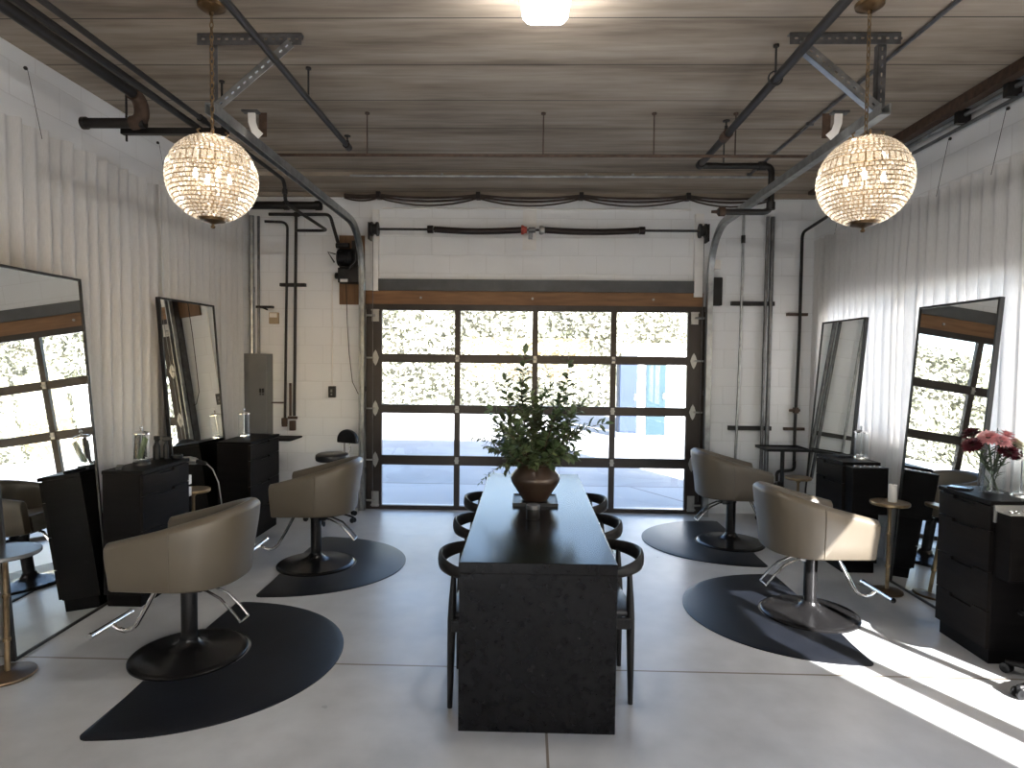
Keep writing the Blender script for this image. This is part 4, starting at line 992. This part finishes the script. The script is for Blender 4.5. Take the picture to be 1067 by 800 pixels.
# ------------------------------------------------------------------ flowers in a glass vase
fx, fy, fz = 2.705, 3.66, .915
t = thing('glass_vase', 'clear glass cylinder vase holding pink and burgundy flowers', 'vase', (fx, fy, fz))
obj('glass_body', MB().lathe([(0, 0), (.060, 0), (.063, .004), (.063, .175), (.060, .177), (.057, .174), (.057, .012), (0, .012)], (0,0,0), 32), 'jar_glass', t)
obj('water', MB().lathe([(0, .013), (.0555, .013), (.0555, .10), (0, .10)], (0,0,0), 28), 'jar_glass', t)
def flower(dx, dy, h, r, m, label, seed, lean=(0,0)):
    rnd = random.Random(seed)
    t = thing('cut_flower', label, 'flower', (fx, fy, fz+.014), 0, 'flowers in the glass vase')
    b0 = (-dx*.25, -dy*.25, .006); tip = Vector((dx, dy, h))
    pts = [b0, (dx*.05, dy*.05, .10), (dx*.35, dy*.35, h*.55), (dx*.85, dy*.85, h*.9), tuple(tip)]
    obj('stem', MB().tube(pts, .0048, 6), 'stem', t)
    lf = MB()
    for k in range(9):
        u = .10+.085*k; p = Vector((dx*u, dy*u, h*(.35+.065*k))); a = rnd.uniform(0, 6.28); lf.leaf(p, (math.cos(a), math.sin(a), .7), (0,0,1), .06, .018)
    obj('leaves', lf, 'stem', t, 0)
    ax = Vector((dx*1.2, dy*1.2-.03, .22)).normalized(); e = ax.cross(Vector((1, .1, 0))).normalized(); g = ax.cross(e)
    r *= 1.5; bl_ = MB()
    for ring, (nn, el, rl) in enumerate(((18, .05, 1.0), (18, .35, .92), (15, .7, .75), (11, 1.05, .55), (7, 1.35, .35))):
        for k in range(nn):
            a = 2*PI*(k+.5*(ring % 2))/nn+rnd.uniform(-.06, .06); o_ = e*math.cos(a)+g*math.sin(a)
            d = o_*math.cos(el)+ax*math.sin(el); bl_.leaf(tip+ax*.004*ring, d, ax, r*rl*rnd.uniform(.9, 1.05), r*.42, .12)
    obj('bloom', bl_, m, t, 0)
    obj('calyx', MB().ball(tuple(tip-ax*.006), r*.28, 10), 'stem', t)
flower(-.125, -.01, .265, .045, 'burgundy', 'burgundy flower at the outer edge of the vase, beside the mirror', 1)
flower(-.085, .06, .325, .040, 'burgundy', 'burgundy flower tucked behind the pink ones', 2)
flower(-.055, -.03, .310, .046, 'pink', 'pink flower, biggest and closest to the mirror', 3)
flower(.000, -.05, .295, .042, 'pink', 'pink flower in the front middle of the vase', 4)
flower(.065, .00, .315, .044, 'pink', 'pink flower on the side away from the mirror', 5)
flower(.030, -.07, .235, .048, 'burgundy', 'burgundy flower hanging lowest at the front of the vase', 6)
flower(.125, .01, .270, .038, 'cream', 'cream flower half out toward the glass jar', 7)
for i, (dx, dy, h) in enumerate(((-.02, .05, .36), (.055, .05, .365), (-.12, .03, .17), (.10, -.03, .28))):
    rnd = random.Random(i); o = tag(obj('green_sprig', MB().tube([(0, 0, .02), (dx*.3, dy*.3, h*.5), (dx, dy, h)], .0025, 6), 'stem'), ['thin green bud sprig standing above the pink flowers nearest the mirror', 'thin green bud sprig standing above the pink flowers nearest the drape', 'small leaf sprig bending low beside the mirror edge', 'green leafy sprig beside the cream flower'][i], 'sprig', 'flowers in the glass vase')
    o.location = (fx, fy, fz+.014)
    lf = MB()
    for k in range(8):
        a = k*2.4; u = .6+.05*k; lf.leaf((dx*u, dy*u, h*u), (math.cos(a), math.sin(a), .4), (0,0,1), .032, .014)
    obj('leaves', lf, 'leaf_b', o, 0)

# ------------------------------------------------------------------ jars and small things on cabinets
def jar(label, loc, filled):
    t = thing('disinfectant_jar', label, 'jar', loc, 0, 'tall glass comb jars')
    obj('glass_body', MB().lathe([(0, .012), (.052, .012), (.052, .215), (.049, .215), (.049, .016), (0, .016)], (0,0,0), 28), 'jar_glass', t)
    obj('base_ring', MB().lathe([(0, 0), (.055, 0), (.055, .014), (.053, .022), (0, .022)], (0,0,0), 28), 'chrome' if not filled else 'black_steel', t)
    obj('lid', MB().lathe([(0, .214), (.056, .214), (.056, .222), (.04, .232), (.008, .238), (.006, .246), (.012, .254), (.010, .266), (0, .270)], (0,0,0), 28), 'chrome', t)
    obj('lift_rod', MB().tube([(.0, 0, .03), (0, 0, .215)], .004, 8).lathe([(0, .03), (.03, .03), (.03, .035), (0, .035)], (0,0,0), 20), 'chrome', t)
    return t
jar('glass comb jar crammed with dark combs on a black cabinet', (-2.672, 4.25, CH), True)
jar('empty glass comb jar on the cabinet beside the grey electrical panel', (-2.69, 5.86, CH), False)
jar('empty glass comb jar on the cabinet with the tool box on its end', (2.735, 5.14, .885), False)
jar('glass comb jar half hidden beside the vase of flowers', (2.80, 3.57, .915), False)
for i, (dx, dy, a, h, l) in enumerate(((-.026, -.012, .05, .175, 'dark comb standing upright in the filled jar, wall side'), (.018, .01, -.08, .17, 'dark comb standing upright in the filled jar, room side'), (.0, -.02, .30, .16, 'pale green comb leaning in the filled jar'), (-.005, .02, -.03, .155, 'dark comb standing behind the leaning pale one in the filled jar'))):
    T = Matrix.Rotation(a, 4, 'Y'); m = MB().bx(-.020, -.005, 0, -.002, .005, h, T)
    for k in range(18): m.bx(-.002, -.003, h*.08+k*h*.05, .016, .003, h*.08+k*h*.05+.006, T)
    o = tag(obj('comb', m, 'plastic_black' if i != 2 else 'leaf_b', None, 0), l, 'comb', 'combs in the filled jar'); o.location = (-2.672+dx, 4.25+dy, CH+.04)
def spray(label, loc, h, r, rz):
    t = thing('spray_bottle', label, 'bottle', loc, rz, 'spray bottles on the cabinet')
    obj('bottle', MB().lathe([(0, 0), (r, 0), (r*1.03, .01), (r*1.0, h*.55), (r*.55, h*.72), (r*.45, h*.78), (0, h*.78)], (0,0,0), 20), 'plastic_black', t)
    obj('trigger_head', MB().box((.006, 0, h*.90), (.055, .022, .03)).tube([(0, 0, h*.76), (0, 0, h*.86)], .013, 12).tube([(.028, 0, h*.9), (.045, 0, h*.9)], .006, 8).tube([(.022, 0, h*.88), (.030, 0, h*.80), (.026, 0, h*.74)], .005, 6), 'plastic_black', t, bevel=.003)
spray('tall black spray bottle beside the comb jar', (-2.70, 4.475, CH), .175, .024, -.6)
spray('slimmer black spray bottle by the edge of the mirror, second from the comb jar', (-2.655, 4.515, CH), .165, .018, .4)
o = tag(obj('small_dish', MB().lathe([(0, 0), (.035, 0), (.042, .018), (.040, .030), (.034, .030), (.034, .012), (0, .010)], (0,0,0), 24), 'plastic_black'), 'small round black dish at the cabinet corner near the hair dryer', 'dish'); o.location = (-2.575, 4.515, CH)
t = thing('hair_clipper', 'flat black clipper lying on the cabinet by the mirror, before the filled jar', 'clipper', (-2.71, 4.07, CH), .5)
obj('body', MB().bx(-.02, -.07, 0, .02, .06, .022), 'plastic_black', t, 0, bevel=.007); obj('blade', MB().bx(-.018, .06, .004, .018, .078, .014), 'silver', t, 0)
t = thing('phone', 'flat black phone lying by the foot of the glass vase', 'phone', (2.62, 3.80, .915), .7)
obj('case', MB().bx(-.035, -.06, 0, .035, .06, .010), 'plastic_black', t, 0, bevel=.004); obj('screen', MB().bx(-.031, -.055, .010, .031, .055, .0108), 'jar_blue', t, 0)
o = tag(obj('folded_cloth', MB().bx(-.055, -.06, 0, .055, .06, .008).bx(-.05, -.058, .008, .052, .056, .015), 'plastic_black', None, 0, bevel=.003), 'folded black cloth on the cabinet top behind the empty jar', 'cloth'); o.location = (2.64, 5.26, .885)
# hair dryer hooked on the tool arm of the first left cabinet
t = thing('hair_dryer', 'silver hair dryer resting on the cabinet tool arm with its cord hanging', 'hair dryer', (-2.50, 4.625, .855), -.15)
obj('barrel', MB().tube([(-.10, 0, .02), (-.05, 0, .02), (.0, 0, .017), (.02, 0, .015)], [.026, .031, .027, .020], 16), 'silver', t)
obj('handle', MB().tube([(.02, 0, .015), (.075, .0, .005), (.10, 0, .0)], [.017, .016, .012], 12), 'plastic_black', t)
obj('nozzle', MB().tube([(-.10, 0, .02), (-.15, 0, .022)], [.022, .018], 12), 'plastic_black', t)
obj('cord', MB().tube([(.10, 0, 0), (.15, .0, -.04), (.19, .01, -.14), (.205, .02, -.28), (.21, .03, -.45), (.19, .05, -.62), (.08, .10, -.80), (-.02, .12, -.845)], .0042, 8), 'silver', t)

# ------------------------------------------------------------------ pedestal tables
def pedestal(label, loc, r, h, topm):
    t = thing('pedestal_table', label, 'side table', loc, 0, 'little round pedestal tables')
    obj('base', MB().lathe([(0, 0), (r*.80, 0), (r*.82, .008), (r*.80, .016), (r*.35, .022), (.022, .030), (0, .03)], (0,0,0), 36), 'brass_foot', t)
    obj('post', MB().lathe([(0, .03), (.013, .03), (.013, .18), (.018, .185), (.018, .20), (.013, .205), (.013, h*.62), (.017, h*.63), (.017, h*.65), (.012, h*.66), (.012, h-.06), (.022, h-.045), (.03, h-.022), (0, h-.022)], (0,0,0), 18), 'brass', t)
    obj('table_top', MB().lathe([(0, h-.022), (r*.97, h-.022), (r, h-.016), (r, h-.004), (r*.985, h), (0, h)], (0,0,0), 44), topm, t)
    return t
pedestal('brass pedestal table with grey stone top at the picture edge before the first mirror', (-2.665, 3.10, 0), .155, .655, 'stone')
pedestal('brass pedestal table half hidden between the two shaded-side cabinets', (-2.625, 4.83, 0), .125, .615, 'brass')
pedestal('brass pedestal table bearing a white candle, before the flower-side mirror', (2.64, 4.55, 0), .130, .665, 'brass')
pedestal('brass pedestal table beside the black tray trolley in the corner', (2.60, 5.98, 0), .120, .575, 'brass')
t = thing('pillar_candle', 'short white pillar candle on the brass pedestal table', 'candle', (2.655, 4.545, .665))
obj('wax', MB().lathe([(0, 0), (.027, 0), (.028, .004), (.028, .122), (.025, .126), (.012, .120), (0, .119)], (0,0,0), 24), 'wax', t); obj('wick', MB().tube([(0, 0, .118), (.002, 0, .132)], .0015, 5), 'plastic_black', t)

# ------------------------------------------------------------------ rolling stool(s), tray trolley
def star_base(t, n, r, hub, m, rot=0):
    for k in range(n):
        a = rot+2*PI*k/n; c, s = math.cos(a), math.sin(a)
        g = obj('base_arm', MB().tube([(0, 0, hub), (.5*r*c, .5*r*s, hub-.005), (r*c, r*s, hub-.03)], [.020, .017, .014], 8), m, t)
        w = MB().tube([(r*c-.012*s, r*s+.012*c, .026), (r*c-.022*s, r*s+.022*c, .026)], .026, 14).tube([(r*c+.012*s, r*s-.012*c, .026), (r*c+.022*s, r*s-.022*c, .026)], .026, 14)
        w.tube([(r*c-.022*s, r*s+.022*c, .026), (r*c+.022*s, r*s-.022*c, .026)], .008, 8).tube([(r*c, r*s, .026), (r*c, r*s, hub-.02)], .009, 8)
        obj('caster', w, 'plastic_black', g)
def stool(label, loc, rz, base_m, back=True, h=.69):
    t = thing('rolling_stool', label, 'stool', loc, rz)
    star_base(t, 5, .26, .085, base_m, .35)
    obj('gas_lift', MB().lathe([(0, .07), (.028, .07), (.028, .32), (.016, .325), (.016, h-.10), (.05, h-.09), (.05, h-.08), (0, h-.08)], (0,0,0), 18), base_m, t)
    obj('seat', MB().lathe([(0, h-.08), (.150, h-.08), (.165, h-.07), (.170, h-.045), (.165, h-.018), (.145, h-.003), (.07, h), (0, h)], (0,0,0), 36), 'black_vinyl', t)
    if back:
        for s in (-.035, .035): obj('back_post', MB().tube([(-.10, s, h-.085), (-.20, s, h-.08), (-.225, s, h-.02), (-.225, s, h+.10)], .007, 8), 'chrome', t)
        pl = [(-.13, 0), (.13, 0), (.132, .03)] + [(.132*math.cos(a), .03+.115*math.sin(a)) for a in [PI*k/14 for k in range(1, 14)]] + [(-.132, .03)]
        T = Matrix.Translation((-.235, 0, h+.075)) @ Matrix.Rotation(PI/2, 4, 'Z') @ Matrix.Rotation(PI/2, 4, 'X')
        obj('backrest', MB().prism(pl, -.022, .022, T), 'black_vinyl', t, 40, bevel=.012, bseg=3)
    return t
stool('black drafting stool with half-moon backrest and chrome casters by the back wall', (-1.98, 6.30, 0), -1.99, 'chrome')
stool('black rolling stool, only a caster of its base showing beside the flower cabinet', (2.73, 3.15, 0), .411, 'black_steel', back=False, h=.52)
t = thing('tray_trolley', 'black square tray trolley on casters in the corner by the leaning mirror', 'trolley', (2.625, 6.42, 0))
star_base(t, 4, .24, .085, 'black_steel', .75)
obj('post', MB().tube([(0, 0, .07), (0, 0, .775)], .020, 12).tube([(0, 0, .07), (0, 0, .40)], .026, 12), 'black_steel', t)
tr = MB().bx(-.22, -.17, .775, .22, .17, .783)
for a in ((-.22, -.17, -.213, .17), (.213, -.17, .22, .17), (-.213, -.17, .213, -.163), (-.213, .163, .213, .17)): tr.bx(a[0], a[1], .783, a[2], a[3], .80)
obj('tray', tr, 'plastic_black', t, 0)
obj('height_clamp', MB().box((-.03, 0, .42), (.05, .05, .05)).tube([(-.04, 0, .42), (-.085, 0, .42)], .012, 8), 'black_steel', t)

# ------------------------------------------------------------------ outdoors
gr = struct('ground', MB().bx(-60, YB+.2, -.25, 60, 45, -.02), 'pave', smooth=0)
def hedge(x0, x1, y, h, label, seed):
    rnd = random.Random(seed); mb = MB()
    for i in range(int((x1-x0)*h*(190 if seed == 1 else 110))):
        x = rnd.uniform(x0, x1); z = rnd.uniform(-.0, h); yy = y - .25 + .30*math.sin(x*1.7+seed)*math.cos(z*1.9) + rnd.gauss(0, .16)
        a = rnd.uniform(0, 2*PI); e = rnd.uniform(-.9, .9)
        mb.leaf((x, yy, z), (math.cos(a)*math.cos(e), math.sin(a)*math.cos(e)-.2, math.sin(e)), (rnd.uniform(-.6, .6), -1, rnd.uniform(-.2, .9)), rnd.uniform(.13, .24), rnd.uniform(.08, .15))
    o = tag(obj('hedge', mb, 'hedge', None, 0), label, 'hedge')
    nx = int((x1-x0)/.5); rs = []
    core = MB().bx(x0, y-.1, -.02, x1, y+.9, h-.05)
    obj('inner_growth', core, 'hedge', o, 0)
hedge(-13.0, 3.2, 22.0, 3.95, 'tall clipped sunlit hedge along the far side of the yard', 1)
hedge(3.4, 16, 24.0, 4.6, 'taller sunlit hedge beyond the white shed', 2)
# white shed with teal door, blue locker in front
t = thing('shed', 'low white metal shed in the yard with a teal door', 'shed', (3.12, 14.2, -.02))
sb = MB().bx(-.62, 0, 0, .55, 2.4, 2.0)
for k in range(6): sb.bx(-.60+.20*k, -.015, .08, -.54+.20*k, 0, 1.95)
obj('wall_cladding', sb, 'shed', t, 0); obj('roof', MB().bx(-.72, -.12, 2.0, .65, 2.5, 2.08), 'shed', t, 0)
dd = obj('shed_door', MB().bx(-.42, -.05, .02, .02, -.018, 1.72), 'teal', t, 0); obj('door_handle', MB().box((-.03, -.065, .9), (.03, .03, .12)), 'silver', dd, 0)
t = thing('locker', 'blue upright storage locker standing in the yard beside the white shed', 'locker', (2.22, 13.7, -.02))
obj('case', MB().bx(-.20, 0, .10, .20, .45, 1.72), 'blue', t, 0, bevel=.01); obj('base', MB().bx(-.22, -.02, 0, .26, .47, .10), 'shed', t, 0)
obj('locker_door', MB().bx(-.18, -.02, .14, .18, 0, 1.68), 'blue', t, 0); obj('door_handle', MB().box((.14, -.03, .9), (.02, .02, .14)), 'silver', t, 0)
for i, (x, y) in enumerate(((6.4, 12.6), (7.7, 13.4))):
    t = thing('gate_post', ['white square post with yellow edge in the yard, nearer the hedge in the mirror', 'white square post with yellow edge in the yard, nearer the shed in the mirror'][i], 'post', (x, y, -.02))
    obj('post', MB().bx(-.12, -.12, 0, .12, .12, 2.2), 'shed', t, 0); obj('edge_stripe', MB().bx(.09, -.125, 0, .125, -.0, 2.15), 'yellow', t, 0); obj('cap', MB().bx(-.14, -.14, 2.2, .14, .14, 2.25), 'shed', t, 0)

# ------------------------------------------------------------------ light
EL, AZ = math.radians(31), math.radians(27)
dirv = Vector((-math.sin(AZ)*math.cos(EL), math.cos(AZ)*math.cos(EL), -math.sin(EL)))
S = bpy.data.lights.new('sun', 'SUN'); S.energy = 10.5; S.angle = math.radians(.6); S.color = (.975, .985, 1)
so = bpy.data.objects.new('sun', S); COL.objects.link(so); so.rotation_euler = dirv.to_track_quat('-Z', 'Y').to_euler(); so.location = (4, -4, 6)
w = bpy.data.worlds.new('sky'); sc.world = w; w.use_nodes = True; nt = w.node_tree
bg = nt.nodes['Background']; sky = nt.nodes.new('ShaderNodeTexSky'); sky.sky_type = 'NISHITA'; sky.sun_disc = False
sky.sun_elevation = EL; sky.sun_rotation = math.atan2(-dirv.x, -dirv.y); sky.air_density = 1.0; sky.dust_density = 1.5
nt.links.new(sky.outputs[0], bg.inputs[0]); bg.inputs[1].default_value = .175

# ------------------------------------------------------------------ camera
cd = bpy.data.cameras.new('camera'); cam = bpy.data.objects.new('camera', cd); COL.objects.link(cam); sc.camera = cam
cd.sensor_fit = 'HORIZONTAL'; cd.sensor_width = 36; cd.lens = 650/1067*36; cd.clip_start = .05
y, p, r = math.radians(1.37), math.radians(2.2), math.radians(.63)
F = Vector((-math.sin(y)*math.cos(p), math.cos(y)*math.cos(p), -math.sin(p))); r0 = Vector((math.cos(y), math.sin(y), 0)); u0 = r0.cross(F)
Rv = r0*math.cos(r)+u0*math.sin(r); U = u0*math.cos(r)-r0*math.sin(r)
cam.matrix_world = Matrix(((Rv.x, U.x, -F.x, 0), (Rv.y, U.y, -F.y, 0), (Rv.z, U.z, -F.z, 1.66), (0, 0, 0, 1)))

vs = sc.view_settings
sc.display_settings.display_device = 'sRGB'
vs.view_transform = 'Standard'; vs.look = 'None'; vs.gamma = 1; vs.use_curve_mapping = False; vs.exposure = 2.6
sc.cycles.use_denoising = True
sc.cycles.max_bounces = 14; sc.cycles.diffuse_bounces = 7; sc.cycles.transparent_max_bounces = 24
sc.cycles.sample_clamp_indirect = 8
